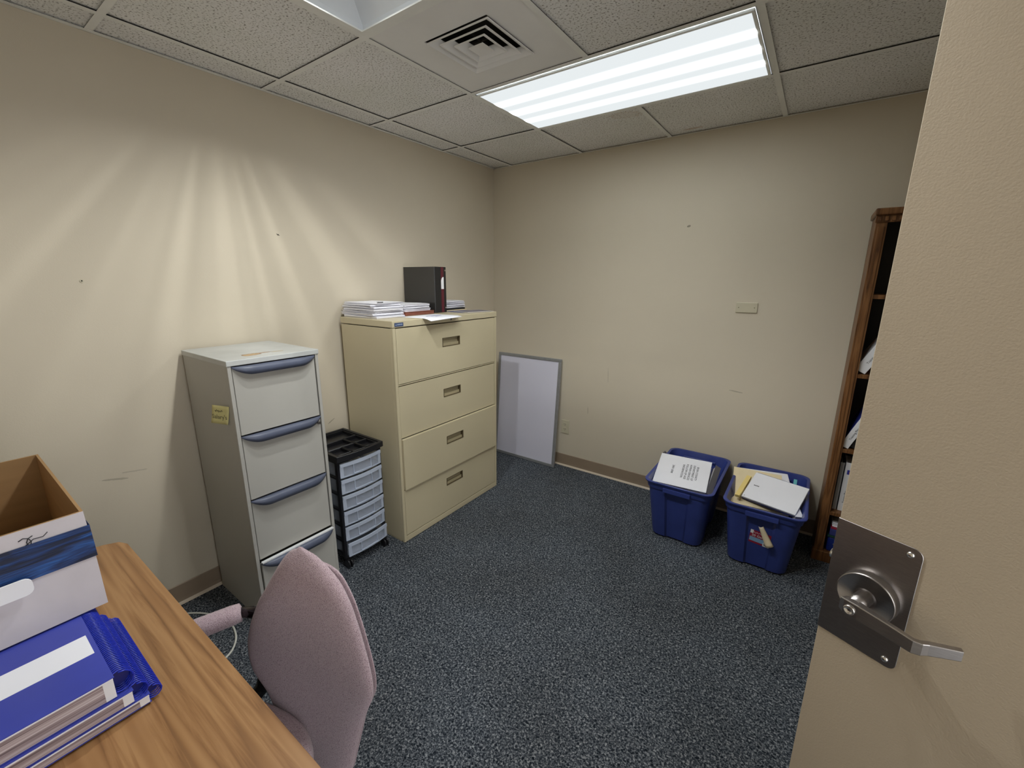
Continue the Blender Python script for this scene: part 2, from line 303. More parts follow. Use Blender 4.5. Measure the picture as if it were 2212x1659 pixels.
# ------------------------------------------------------------------ mesh helpers
class MB:
    """collects shapes, builds them as ONE mesh object"""
    def __init__(s): s.v = []; s.f = []; s.mi = []; s.sm = []
    def add(s, vs, fs, mi=0, smooth=False, M=None):
        o = len(s.v)
        for p in vs:
            p = Vector(p)
            if M is not None: p = M @ p
            s.v.append(p)
        for f in fs: s.f.append([i+o for i in f]); s.mi.append(mi); s.sm.append(smooth)
        return s
    def box(s, x0, x1, y0, y1, z0, z1, mi=0, M=None):
        vs = [(x, y, z) for z in (z0, z1) for y in (y0, y1) for x in (x0, x1)]
        fs = [(0, 2, 3, 1), (4, 5, 7, 6), (0, 1, 5, 4), (2, 6, 7, 3), (0, 4, 6, 2), (1, 3, 7, 5)]
        return s.add(vs, fs, mi, False, M)
    def prism(s, prof, h0, h1, mi=0, M=None, smooth=False):
        """profile in xy, extruded in z"""
        k = len(prof)
        vs = [(x, y, h0) for x, y in prof] + [(x, y, h1) for x, y in prof]
        fs = [tuple(range(k-1, -1, -1)), tuple(range(k, 2*k))]
        o = len(s.v); s.add(vs, fs, mi, False, M)
        for i in range(k):
            j = (i+1) % k; s.f.append([o+i, o+j, o+k+j, o+k+i]); s.mi.append(mi); s.sm.append(smooth)
        return s
    def cyl(s, c, r, h, seg=20, mi=0, M=None, r2=None, axis='Z'):
        r2 = r if r2 is None else r2
        vs = []
        for t, rr in ((0, r), (h, r2)):
            for i in range(seg):
                a = 2*PI*i/seg; x, y = rr*math.cos(a), rr*math.sin(a)
                p = {'Z': (x, y, t), 'X': (t, x, y), 'Y': (y, t, x)}[axis]
                vs.append((c[0]+p[0], c[1]+p[1], c[2]+p[2]))
        o = len(s.v)
        s.add(vs, [tuple(range(seg-1, -1, -1)), tuple(range(seg, 2*seg))], mi, False, M)
        for i in range(seg):
            j = (i+1) % seg; s.f.append([o+i, o+j, o+seg+j, o+seg+i]); s.mi.append(mi); s.sm.append(True)
        return s
    def tube(s, pts, r, seg=8, mi=0, M=None, cap=True, closed=False):
        pts = [Vector(p) for p in pts]; k = len(pts); o = len(s.v); rs = r if isinstance(r, (list, tuple)) else [r]*k
        prev = None
        for i, p in enumerate(pts):
            t = (pts[min(i+1, k-1)] - pts[max(i-1, 0)]).normalized()
            if prev is None:
                a = Vector((0, 0, 1)) if abs(t.z) < 0.9 else Vector((1, 0, 0)); nn = t.cross(a).normalized()
            else: nn = (prev - t*prev.dot(t)).normalized()
            prev = nn; bb = t.cross(nn)
            for j in range(seg):
                a = 2*PI*j/seg; q = p + nn*math.cos(a)*rs[i] + bb*math.sin(a)*rs[i]
                s.v.append(M @ q if M is not None else q)
        for i in range(k-1):
            for j in range(seg):
                jj = (j+1) % seg
                s.f.append([o+i*seg+j, o+i*seg+jj, o+(i+1)*seg+jj, o+(i+1)*seg+j]); s.mi.append(mi); s.sm.append(True)
        if cap:
            s.f.append([o+j for j in range(seg-1, -1, -1)]); s.mi.append(mi); s.sm.append(False)
            s.f.append([o+(k-1)*seg+j for j in range(seg)]); s.mi.append(mi); s.sm.append(False)
        return s
    def loft(s, rings, mi=0, M=None, smooth=True, cap0=True, cap1=True):
        o = len(s.v); k = len(rings[0])
        for rg in rings:
            for p in rg:
                p = Vector(p); s.v.append(M @ p if M is not None else p)
        for i in range(len(rings)-1):
            for j in range(k):
                jj = (j+1) % k
                s.f.append([o+i*k+j, o+i*k+jj, o+(i+1)*k+jj, o+(i+1)*k+j]); s.mi.append(mi); s.sm.append(smooth)
        if cap0: s.f.append([o+j for j in range(k-1, -1, -1)]); s.mi.append(mi); s.sm.append(False)
        if cap1: s.f.append([o+(len(rings)-1)*k+j for j in range(k)]); s.mi.append(mi); s.sm.append(False)
        return s
    def build(s, name, m, parent=None, bevel=0, seg=2, label=None):
        me = bpy.data.meshes.new(name)
        org = Vector((0, 0, 0))
        if parent is not None:
            inv = parent_world(parent).inverted(); vs = [inv @ p for p in s.v]
        else:
            vs = [Vector(p) for p in s.v]
            if vs:
                lo = [min(p[i] for p in vs) for i in range(3)]; hi = [max(p[i] for p in vs) for i in range(3)]
                org = Vector(((lo[0]+hi[0])/2, (lo[1]+hi[1])/2, lo[2])); vs = [p-org for p in vs]
        me.from_pydata([tuple(p) for p in vs], [], s.f); me.update()
        for mm in (m if isinstance(m, (list, tuple)) else [m]): me.materials.append(mm)
        for p, mi, sm in zip(me.polygons, s.mi, s.sm): p.material_index = mi; p.use_smooth = sm
        bm = bmesh.new(); bm.from_mesh(me); bmesh.ops.recalc_face_normals(bm, faces=bm.faces); bm.to_mesh(me); bm.free()
        o = bpy.data.objects.new(name, me); COL.objects.link(o); o.location = org
        if parent is not None: o.parent = parent; o.location = (0, 0, 0)
        if bevel:
            md = o.modifiers.new('bevel', 'BEVEL'); md.width = bevel; md.segments = seg; md.limit_method = 'ANGLE'; md.angle_limit = math.radians(40)
            md.harden_normals = False
        if label: o['label'] = label
        return o
def parent_world(o):
    m = Matrix.LocRotScale(o.location, o.rotation_euler, o.scale)
    while o.parent is not None:
        o = o.parent; m = Matrix.LocRotScale(o.location, o.rotation_euler, o.scale) @ m
    return m
def thing(name, label, cat, loc=(0, 0, 0), group=None):
    o = bpy.data.objects.new(name, None); COL.objects.link(o); o.location = loc; o.empty_display_size = 0.05
    o['label'] = label; o['category'] = cat
    if group: o['group'] = group
    return o
def tag(o, label, cat, group=None):
    o['label'] = label; o['category'] = cat
    if group: o['group'] = group
    return o
def struct(o, label=None, cat=None):
    o['kind'] = 'structure'
    if label: o['label'] = label
    if cat: o['category'] = cat
    return o
def frame(origin, ex, ez=Vector((0, 0, 1))):
    """matrix with x axis ex, z axis close to ez"""
    ex = Vector(ex).normalized(); ez = Vector(ez); ey = ez.cross(ex).normalized(); ez = ex.cross(ey)
    return Matrix(((ex.x, ey.x, ez.x, origin[0]), (ex.y, ey.y, ez.y, origin[1]), (ex.z, ey.z, ez.z, origin[2]), (0, 0, 0, 1)))
def text_part(body, size, M, m, parent, name='lettering', thick=0.0002, spacing=1.0, align='CENTER'):
    cu = bpy.data.curves.new(name, 'FONT'); cu.body = body; cu.size = size; cu.extrude = thick; cu.align_x = align; cu.align_y = 'CENTER'
    cu.space_line = spacing; cu.resolution_u = 2
    to = bpy.data.objects.new(name, cu); COL.objects.link(to)
    dg = bpy.context.evaluated_depsgraph_get(); dg.update()
    me = bpy.data.meshes.new_from_object(to.evaluated_get(dg))
    bpy.data.objects.remove(to); bpy.data.curves.remove(cu)
    me.transform(parent_world(parent).inverted() @ M); me.materials.clear(); me.materials.append(m)
    o = bpy.data.objects.new(name, me); COL.objects.link(o); o.parent = parent
    return o
def rrect(hx, hy, r, seg=5, cx=0, cy=0):
    out = []
    for sx_, sy_, a0 in ((1, 1, 0), (-1, 1, PI/2), (-1, -1, PI), (1, -1, 1.5*PI)):
        for i in range(seg+1):
            a = a0 + PI/2*i/seg
            out.append((cx+sx_*(hx-r)+r*math.cos(a), cy+sy_*(hy-r)+r*math.sin(a)))
    return out

# ------------------------------------------------------------------ room shell
b_ = MB(); b_.box(-0.12, RX+1.6, FY-0.12, 0.12, -0.1, 0.0)
struct(b_.build('floor', M_carpet), 'dark blue-grey loop pile carpet', 'floor')
b_ = MB(); b_.box(-0.12, 0, FY-0.12, 0.12, 0, H+0.25); struct(b_.build('wall_left', M_wall), 'beige painted wall behind the filing cabinets', 'wall')
b_ = MB(); b_.box(0, RX+0.12, 0, 0.12, 0, H+0.25); struct(b_.build('wall_back', M_wall), 'beige painted wall behind the blue bins', 'wall')
DY0, DY1 = -3.36, -2.42
b_ = MB(); b_.box(RX, RX+0.12, DY1, 0, 0, H+0.25); b_.box(RX, RX+0.12, FY, DY0, 0, H+0.25); b_.box(RX, RX+0.12, DY0, DY1, 2.06, H+0.25)
struct(b_.build('wall_right', M_wall), 'beige painted wall with the doorway', 'wall')
b_ = MB(); b_.box(-0.12, RX+0.12, FY-0.12, FY, 0, H+0.25); struct(b_.build('wall_front', M_wall), 'beige painted wall behind the desk', 'wall')

# baseboards: cove profile with a paler toe
def baseboard(name, p0, p1, inward):
    p0 = Vector(p0); p1 = Vector(p1); d = (p1-p0); inn = Vector(inward)
    prof = [(0, 0), (0.014, 0), (0.011, 0.006), (0.0055, 0.013), (0.004, 0.030), (0.004, 0.099), (0.002, 0.1015), (0, 0.1015)]
    k = len(prof); mb = MB()
    vs = [p0+inn*a+Vector((0, 0, h)) for a, h in prof] + [p1+inn*a+Vector((0, 0, h)) for a, h in prof]
    fs = [tuple(range(k)), tuple(range(2*k-1, k-1, -1))] + [(i, (i+1) % k, k+(i+1) % k, k+i) for i in range(k)]
    mb.add(vs, fs)
    for i in range(k): mb.mi[2+i] = 1 if i in (1, 2) else 0
    return struct(mb.build(name, [M_base, mat('pale_toe_edge', (0.60, 0.50, 0.38, 1), 0.5)]), 'tan vinyl cove baseboard', 'baseboard')
baseboard('baseboard_left', (0, FY, 0), (0, 0, 0), (1, 0, 0))
baseboard('baseboard_back', (0, 0, 0), (RX, 0, 0), (0, -1, 0))
baseboard('baseboard_right', (RX, DY1, 0), (RX, 0, 0), (-1, 0, 0))
baseboard('baseboard_front', (0, FY, 0), (RX, FY, 0), (0, 1, 0))

# suspended ceiling: tiles sit 4 mm above the bar flanges
xs = [0] + [GA+i*U for i in range(6) if GA+i*U < RX] + [RX]
ys = [0] + [-(GB+j*U) for j in range(6) if -(GB+j*U) > FY] + [FY]
FA = (GA+U, GA+3*U, -(GB+U), -GB); FB = (GA+U, GA+3*U, -(GB+3*U), -(GB+2*U)); VT = (GA+U, GA+2*U, -(GB+2*U), -(GB+U))
def inside(x, y, r): return r[0] < x < r[1] and r[2] < y < r[3]
b_ = MB()
for i in range(len(xs)-1):
    for j in range(len(ys)-1):
        x0, x1, y1, y0 = xs[i], xs[i+1], ys[j], ys[j+1]; cx, cy = (x0+x1)/2, (y0+y1)/2
        if inside(cx, cy, FA) or inside(cx, cy, FB) or inside(cx, cy, VT): continue
        dz = 0.0062 + 0.0008*((i*7+j*3) % 3)
        b_.box(x0+0.004, x1-0.004, y0+0.004, y1-0.004, H+dz, H+dz+0.015)
struct(b_.build('ceiling', M_tile), 'speckled mineral fibre ceiling tiles', 'ceiling')
b_ = MB()
def xbar(y, x0, x1): b_.box(x0, x1, y-0.012, y+0.012, H, H+0.0006); b_.box(x0, x1, y-0.009, y+0.009, H+0.0006, H+0.0060, 1); b_.box(x0, x1, y-0.0015, y+0.0015, H+0.007, H+0.02, 1)  # dark filler over the flanges puts gap shade into the grid's colour
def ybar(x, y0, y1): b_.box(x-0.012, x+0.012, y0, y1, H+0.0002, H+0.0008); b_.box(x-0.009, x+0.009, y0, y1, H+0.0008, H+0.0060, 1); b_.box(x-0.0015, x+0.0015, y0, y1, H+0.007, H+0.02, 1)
for y in ys[1:-1]: xbar(y, 0.0, RX)
for x in xs[1:-1]:
    for k in range(len(ys)-1):
        cy = (ys[k]+ys[k+1])/2
        if inside(x, cy, FA) or inside(x, cy, FB): continue
        ybar(x, ys[k+1], ys[k])
b_.box(0, 0.022, FY, 0, H-0.0004, H+0.0004); b_.box(RX-0.022, RX, FY, 0, H-0.0004, H+0.0004)
b_.box(0.0, RX, -0.012, 0, H-0.0004, H+0.0004); b_.box(0, RX, FY, FY+0.022, H-0.0004, H+0.0004)
b_.box(0, 0.0012, FY, 0, H-0.0004, H+0.02)
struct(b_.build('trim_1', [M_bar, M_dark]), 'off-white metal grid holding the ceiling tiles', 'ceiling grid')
b_ = MB(); b_.box(-0.12, RX+0.12, FY-0.12, 0.12, H+0.25, H+0.3); struct(b_.build('trim_3', M_dark), 'dark deck above the ceiling tiles', 'ceiling')

# ------------------------------------------------------------------ lensed ceiling light
t = thing('ceiling_light', 'long lit fluorescent panel light with white lens beside the air diffuser', 'ceiling light', (1.395, -0.90, H))
x0, x1, y0, y1 = FA[0]+0.013, FA[1]-0.013, FA[2]+0.013, FA[3]-0.013
b_ = MB(); b_.box(x0, x1, y0, y1, H+0.10, H+0.11); b_.box(x0, x0+0.004, y0, y1, H+0.002, H+0.10); b_.box(x1-0.004, x1, y0, y1, H+0.002, H+0.10)
b_.box(x0, x1, y0, y0+0.004, H+0.002, H+0.10); b_.box(x0, x1, y1-0.004, y1, H+0.002, H+0.10); b_.build('housing', M_white, t)
def ring(mb, x0, x1, y0, y1, wd, z0, z1, mi=0):
    mb.box(x0, x1, y0, y0+wd, z0, z1, mi); mb.box(x0, x1, y1-wd, y1, z0, z1, mi)
    mb.box(x0, x0+wd, y0+wd, y1-wd, z0, z1, mi); mb.box(x1-wd, x1, y0+wd, y1-wd, z0, z1, mi)
b_ = MB(); lx0, lx1, ly0, ly1 = FA[0]+0.022, FA[1]-0.018, FA[2]+0.022, FA[3]-0.030
ring(b_, lx0, lx1, ly0, ly1, 0.010, H-0.006, H+0.003); b_.build('lens_frame', M_bar, t)
b_ = MB(); b_.box(lx0+0.010, lx1-0.010, ly0+0.010, ly1-0.010, H-0.007, H-0.001); b_.build('lens', M_lens, t)

# ------------------------------------------------------------------ open ceiling light (lens missing)
t = thing('ceiling_light', 'open fluorescent troffer with its white interior bare, cut off by the photo top', 'ceiling light', (1.395, -2.12, H))
x0, x1, y0, y1 = FB[0]+0.014, FB[1]-0.014, FB[2]+0.014, FB[3]-0.014
b_ = MB(); d = 0.125
b_.loft([[(x0, y0, H+0.001), (x1, y0, H+0.001), (x1, y1, H+0.001), (x0, y1, H+0.001)],
         [(x0, y0, H+0.03), (x1, y0, H+0.03), (x1, y1, H+0.03), (x0, y1, H+0.03)],
         [(x0+0.03, y0+0.07, H+d-0.01), (x1-0.03, y0+0.07, H+d-0.01), (x1-0.03, y1-0.07, H+d-0.01), (x0+0.03, y1-0.07, H+d-0.01)],
         [(x0+0.05, y0+0.10, H+d), (x1-0.05, y0+0.10, H+d), (x1-0.05, y1-0.10, H+d), (x0+0.05, y1-0.10, H+d)]],
        smooth=False, cap0=False, cap1=True)
b_.build('reflector', M_white, t)
b_ = MB(); ring(b_, x0, x1, y0, y1, 0.020, H-0.003, H+0.002); b_.build('frame', M_bar, t)
for k, yy in enumerate((-2.03, -2.12, -2.21, -2.32)):
    b_ = MB(); b_.cyl((x0+0.075, yy, H+0.080), 0.013, x1-x0-0.15, 16, 0, axis='X'); b_.build('tube', M_tube, t)
for k, xx in enumerate((x0+0.045, x1-0.075)):
    b_ = MB(); b_.box(xx, xx+0.03, -2.34, -2.01, H+0.06, H+0.11); b_.build('lamp_holder', M_white, t)

# ------------------------------------------------------------------ air diffuser in its panel
t = thing('air_diffuser', 'square louvred metal air vent set in a smooth ceiling panel', 'air vent', (1.09, -1.51, H))
cx, cy = 1.0955, -1.508
x0, x1, y0, y1 = VT[0]+0.004, VT[1]-0.004, VT[2]+0.004, VT[3]-0.004
M_diff = mat('diffuser_paint', (0.84, 0.83, 0.81, 1), 0.55, noise=(5, 0.03))
b_ = MB(); ring(b_, x0, x1, y0, y1, (x1-x0)/2-0.150, H+0.004, H+0.008); b_.build('panel', M_diff, t)
b_ = MB(); b_.box(cx-0.15, cx+0.15, cy-0.15, cy+0.15, H+0.10, H+0.102); ring(b_, cx-0.152, cx+0.152, cy-0.152, cy+0.152, 0.002, H+0.008, H+0.10); b_.build('duct', M_dark, t)
for k, (ro, zi) in enumerate(((0.148, 0.0), (0.112, 0.006), (0.074, 0.004))):
    ri = ro-0.036; z0 = H-0.004+0.0*zi
    b_ = MB(); th = 0.0016
    def sq(r, z): return [(cx-r, cy-r, z), (cx+r, cy-r, z), (cx+r, cy+r, z), (cx-r, cy+r, z)]
    # each cone: lip outside low, sloping up and inwards
    b_.loft([sq(ro, z0+0.004), sq(ro, z0), sq(ro-0.005, z0), sq(ri, z0+0.022), sq(ri, z0+0.024), sq(ro-0.006, z0+0.004)], smooth=False, cap0=False, cap1=False)
    b_.build('louvre', M_diff, t)
b_ = MB(); b_.loft([sq(0.001, H-0.001), sq(0.036, H-0.005), sq(0.036, H-0.003), sq(0.001, H+0.003)], smooth=False); b_.build('centre_plate', M_diff, t)
b_ = MB(); b_.box(cx-0.003, cx+0.003, cy-0.14, cy+0.14, H+0.022, H+0.03); b_.box(cx-0.14, cx+0.14, cy-0.003, cy+0.003, H+0.022, H+0.03); b_.box(cx-0.003, cx+0.003, cy-0.003, cy+0.003, H, H+0.03); b_.build('bracket', M_dark, t)

# ------------------------------------------------------------------ door (leaf stands open into the room)
E0 = Vector((2.379, -2.035, 0)); DD = Vector((0.9064, -0.4224, 0)).normalized()
DM = frame(E0, DD)        # x along the leaf towards the hinge, -y is the face seen
W_D, T_D = 0.925, 0.044
t = bpy.data.objects.new('door_1', None); COL.objects.link(t); t.location = E0; t['kind'] = 'structure'; t['label'] = 'tan painted flush door standing open'; t['category'] = 'door'
b_ = MB(); b_.box(0, W_D, 0, T_D, 0.012, 2.045, 0, DM); b_.build('door_leaf', M_door, t, 0.0012, 1)
def dz_plate():
    mb = MB(); prof = []
    # rounded only on the hinge side
    xa, xb, za, zb, r = -0.001, 0.1225, 0.848, 1.089, 0.014
    pts = [(xa, za)] + [(xb-r+r*math.cos(a), za+r+r*math.sin(a)) for a in [(-PI/2+PI/2*i/6) for i in range(7)]] + \
          [(xb-r+r*math.cos(a), zb-r+r*math.sin(a)) for a in [PI/2*i/6 for i in range(7)]] + [(xa, zb)]
    R = DM @ Matrix(((1, 0, 0, 0), (0, 0, 1, 0), (0, 1, 0, 0), (0, 0, 0, 1)))
    mb.prism(pts, -0.0018, -0.0001, 0, R)
    mb.box(-0.0016, 0.0, 0, T_D, 0.848, 1.089, 0, DM)
    return mb
pl = dz_plate().build('escutcheon', M_steel, t, 0.0005, 1)
AC, ZC = 0.066, 0.968
for (a, z) in ((0.106, 1.075), (0.106, 0.862)):
    b_ = MB(); b_.loft([[(a+r*math.cos(i*PI/7), -dd, z+r*math.sin(i*PI/7)) for i in range(14)] for r, dd in ((0.0055, 0.0018), (0.0055, 0.003), (0.0035, 0.0045), (0.001, 0.005))], 0, DM); b_.build('screw', M_chrome, pl)
b_ = MB()
seg = 40
b_.loft([[(AC+r*math.cos(2*PI*i/seg), -dd, ZC+r*math.sin(2*PI*i/seg)) for i in range(seg)] for r, dd in
         ((0.0440, 0.0018), (0.0440, 0.018), (0.0434, 0.0200), (0.0418, 0.0210), (0.0415, 0.0205), (0.0190, 0.0205), (0.0180, 0.019), (0.0165, 0.0190))], 0, DM)
b_.build('rose', M_steel, t)
# lever: round neck, then flat bar running to the hinge side and bent back to the door
lv = MB()
lv.cyl((0, 0, 0), 0.0135, 0.044, 24, 0, DM @ Matrix.Translation((AC, -0.062, ZC)), axis='Y')
zt = lambda z, h: (z-h/2, z+h/2)
path = [(AC-0.0155, -0.062, ZC-0.001, 0.0215), (AC-0.010, -0.064, ZC-0.001, 0.0265), (AC+0.010, -0.064, ZC-0.002, 0.0275), (AC+0.050, -0.064, ZC-0.006, 0.0250),
        (AC+0.082, -0.0625, ZC-0.010, 0.0235), (AC+0.090, -0.058, ZC-0.010, 0.0225), (AC+0.096, -0.050, ZC-0.0095, 0.0215), (AC+0.128, -0.028, ZC-0.004, 0.0185)]
rings = []
for i, (a, y, z, h) in enumerate(path):
    p0 = path[max(i-1, 0)]; p1 = path[min(i+1, len(path)-1)]
    d2 = Vector((p1[0]-p0[0], p1[1]-p0[1])).normalized(); nn = Vector((-d2.y, d2.x)); th = 0.0062 if i > 2 else 0.010
    if i == 0: th = 0.008
    rg = []
    for (u, v) in rrect(th*0.8, h/2, 0.0016, 2): rg.append((a+nn.x*u, y+nn.y*u, z+v))
    rings.append(rg)
lv.loft(rings, 0, DM, False)
lever = lv.build('lever_handle', M_steel, t)
b_ = MB(); b_.loft([[(AC-0.001+r*math.cos(i*PI/8), -dd, ZC-0.003+r*math.sin(i*PI/8)) for i in range(16)] for r, dd in ((0.0085, 0.071), (0.0085, 0.0745), (0.0065, 0.0755), (0.006, 0.0735), (0.001, 0.0735))], 0, DM)
b_.build('lock_cylinder', M_chrome, lever)
b_ = MB(); b_.cyl((-0.010, T_D/2, 1.0), 0.009, 0.011, 14, 0, DM, axis='X'); b_.build('latch_bolt', M_chrome, t)
b_ = MB()
for z in (0.2, 1.02, 1.84): b_.cyl((W_D+0.004, T_D/2, z), 0.006, 0.1, 12, 0, DM)
b_.build('hinge', M_steel, t)
# frame of the doorway
b_ = MB(); b_.box(RX-0.012, RX+0.13, DY0-0.0, DY0+0.03, 0, 2.06); b_.box(RX-0.012, RX+0.13, DY1-0.03, DY1, 0, 2.06); b_.box(RX-0.012, RX+0.13, DY0, DY1, 2.055, 2.085)
struct(b_.build('trim_2', M_door), 'tan door frame', 'door frame')

# ------------------------------------------------------------------ beige lateral filing cabinet
LX0, LX1, LY0, LY1, LH = 0.045, 0.500, -1.528, -0.628, 1.308
t = thing('lateral_filing_cabinet', 'wide beige four-drawer lateral filing cabinet in the corner, papers on top', 'filing cabinet', (0.27, -1.078, 0))
b_ = MB()
b_.box(LX0, LX1-0.02, LY0, LY0+0.002, 0.012, LH-0.04); b_.box(LX0, LX1-0.02, LY1-0.002, LY1, 0.012, LH-0.04)
b_.box(LX0, LX0+0.002, LY0, LY1, 0.012, LH-0.04); b_.box(LX0, LX1-0.03, LY0+0.002, LY1-0.002, 0.0, 0.03)
b_.box(LX1-0.02, LX1, LY0, LY0+0.018, 0.004, LH-0.038); b_.box(LX1-0.02, LX1, LY1-0.018, LY1, 0.004, LH-0.038)
b_.box(LX1-0.025, LX1, LY0+0.018, LY1-0.018, 0.004, 0.038); b_.box(LX1-0.025, LX1-0.001, LY0+0.018, LY1-0.018, 0.9540, 0.9595)
b_.build('body', M_beige, t, 0.001, 1)
b_ = MB(); b_.box(LX0-0.002, LX1+0.002, LY0-0.002, LY1+0.002, LH-0.036, LH); b_.build('top', M_beige, t, 0.003, 2)
b_ = MB(); b_.box(LX0+0.004, LX1-0.027, LY0+0.004, LY1-0.004, 0.05, LH-0.045); b_.build('inner_shell', M_dark, t)
zz = [(0.963, LH-0.041, 0.0), (0.650, 0.949, -0.003), (0.337, 0.644, 0.012), (0.043, 0.331, -0.001)]
for k, (za, zb, off) in enumerate(zz):
    dt = MB(); xf = LX1+off; ya, yb = LY0+0.021, LY1-0.021; hy0, hy1 = -1.160, -1.006; hz0, hz1 = zb-0.135, zb-0.083
    if k == 3: hz0, hz1 = zb-0.112, zb-0.060
    if k == 0: hz0, hz1 = zb-0.140, zb-0.086
    # front with a rectangular cut-out for the recessed pull
    A_ = [(ya, za), (yb, za), (yb, zb), (ya, zb)]; B_ = [(hy0, hz0), (hy1, hz0), (hy1, hz1), (hy0, hz1)]
    vv = [(xf, y, z) for y, z in A_+B_] + [(xf-0.022, y, z) for y, z in A_+B_]; ff = []
    for i in range(4):
        j = (i+1) % 4; ff += [(i, j, 4+j, 4+i), (8+i, 12+i, 12+j, 8+j), (i, 8+i, 8+j, j), (4+i, 4+j, 12+j, 12+i)]
    dt.add(vv, ff)
    dr = dt.build('drawer', M_beige, t, 0.0012, 1)
    pm = MB()
    pm.box(xf-0.021, xf-0.019, hy0, hy1, hz0, hz1, 1)
    pm.box(xf-0.020, xf+0.001, hy0, hy0+0.003, hz0, hz1, 0); pm.box(xf-0.020, xf+0.001, hy1-0.003, hy1, hz0, hz1, 0)
    pm.box(xf-0.020, xf+0.001, hy0, hy1, hz0, hz0+0.003, 0); pm.box(xf-0.020, xf+0.001, hy0, hy1, hz1-0.003, hz1, 0)
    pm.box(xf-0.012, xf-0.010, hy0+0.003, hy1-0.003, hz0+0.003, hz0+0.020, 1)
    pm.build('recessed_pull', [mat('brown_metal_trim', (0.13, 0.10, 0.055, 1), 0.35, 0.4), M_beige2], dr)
b_ = MB(); b_.cyl((LX1+0.002, -1.085, LH-0.020), 0.0075, 0.004, 20, 0, axis='X'); b_.cyl((LX1+0.006, -1.085, LH-0.020), 0.0035, 0.0006, 12, 1, axis='X'); b_.build('lock', [M_steel, M_dark], t)
b_ = MB(); b_.box(LX1+0.002, LX1+0.0032, -1.516, -1.456, LH-0.030, LH-0.010); bl = b_.build('maker_badge', mat('blue_badge', (0.05, 0.075, 0.16, 1), 0.4), t)
b_ = MB()
for k in range(6): b_.box(LX1+0.0032, LX1+0.0036, -1.497+k*0.006, -1.493+k*0.006, LH-0.023, LH-0.016)
b_.add([(LX1+0.0034, -1.511, LH-0.024), (LX1+0.0034, -1.502, LH-0.024), (LX1+0.0034, -1.5045, LH-0.015)], [(0, 1, 2)])
b_.build('lettering', mat('badge_letters', (0.35, 0.42, 0.55, 1), 0.4), bl)

# ------------------------------------------------------------------ grey upright filing cabinet
GX0, GX1, GY0, GY1, GH = 0.022, 0.470, -2.313, -1.937, 1.212
t = thing('upright_filing_cabinet', 'narrow light grey four-drawer filing cabinet with slate handles, stained top', 'filing cabinet', (0.246, -2.125, 0))
b_ = MB()
b_.box(GX0, GX1-0.016, GY0, GY0+0.002, 0.0, GH-0.02); b_.box(GX0, GX1-0.016, GY1-0.002, GY1, 0.0, GH-0.02)
b_.box(GX0, GX0+0.002, GY0, GY1, 0, GH-0.02); b_.box(GX0, GX1-0.02, GY0+0.002, GY1-0.002, 0.01, 0.03)
b_.box(GX1-0.016, GX1, GY0, GY0+0.014, 0.015, GH-0.02); b_.box(GX1-0.016, GX1, GY1-0.014, GY1, 0.015, GH-0.02); b_.box(GX1-0.016, GX1, GY0, GY1, 0.012, 0.035)
b_.build('body', M_grey, t, 0.001, 1)
b_ = MB(); b_.box(GX0-0.003, GX1+0.004, GY0-0.003, GY1+0.003, GH-0.022, GH); b_.build('top', M_greytop, t, 0.0025, 2)
b_ = MB(); b_.box(GX0+0.004, GX1-0.018, GY0+0.004, GY1-0.004, 0.035, GH-0.025); b_.build('inner_shell', M_dark, t)
zt_ = [(0.902, 1.187, 0.0), (0.614, 0.899, 0), (0.327, 0.611, 0), (0.040, 0.316, 0.012)]
for k, (za, zb, off) in enumerate(zt_):
    xf = GX1-0.002+off; ya, yb = GY0+0.017, GY1-0.019
    b_ = MB(); b_.box(xf-0.016, xf, ya, yb, za, zb-0.006); dr = b_.build('drawer', M_grey, t, 0.0015, 1)
    # bow shaped handle: lip curving out in the middle
    hm = MB(); N = 28; rings = []
    for i in range(N+1):
        u = i/N; y = ya-0.002 + (yb-ya+0.004)*u; e = min(1.0, math.sin(PI*u)**0.55*1.05) if 0 < u < 1 else 0.0
        e = min(1, (min(u, 1-u)/0.22)); e = math.sin(e*PI/2)**0.8
        dpt = 0.003+0.025*e; hg = 0.006+0.030*e; top = zb
        rings.append([(xf-0.004, y, top-0.002), (xf+dpt*0.55, y, top), (xf+dpt*0.9, y, top-0.004-0.003*e), (xf+dpt, y, top-hg*0.55), (xf+dpt*0.9, y, top-hg), (xf+dpt*0.75, y, top-hg*0.97),
                      (xf+dpt*0.8, y, top-hg*0.5), (xf+dpt*0.55, y, top-0.006), (xf-0.004, y, top-0.006)])
    hm.loft(rings, 0); hm.build('handle', M_slate, dr)
    if k == 3:
        b_ = MB(); b_.box(xf-0.004, xf+0.012, ya, yb, zb+0.0005, zb+0.006); b_.build('chrome_strip', mat('polished_strip', (0.85, 0.85, 0.86, 1), 0.3, 0.2), dr)
    if k == 1:
        b_ = MB(); b_.cyl((xf, yb-0.012, zb-0.030), 0.0065, 0.012, 18, axis='X'); b_.build('lock_button', M_steel, dr)
b_ = MB(); b_.cyl((GX1+0.035, GY1-0.045, 0.026), 0.026, 0.020, 20, axis='Y'); b_.box(GX1-0.02, GX1+0.04, GY1-0.04, GY1-0.03, 0.028, 0.05); b_.build('caster', M_black, t, 0.003, 2)
note = MB()   # sticky note on the side, lower edge lifting
N = 6; rings = []
c0 = Vector((0.322, GY0, 1.030)); ex = Vector((0.122, 0, -0.012)).normalized(); ez = Vector((-0.50, 0, -1)).normalized()
vs = []; fs = []
wN, hN = 0.082, 0.088
c0 = Vector((0.357, GY0-0.0012, 1.026)); ex = Vector((0.985, 0, -0.02)); ez = Vector((-0.25, 0, -0.96)); wN, hN = 0.082, 0.082
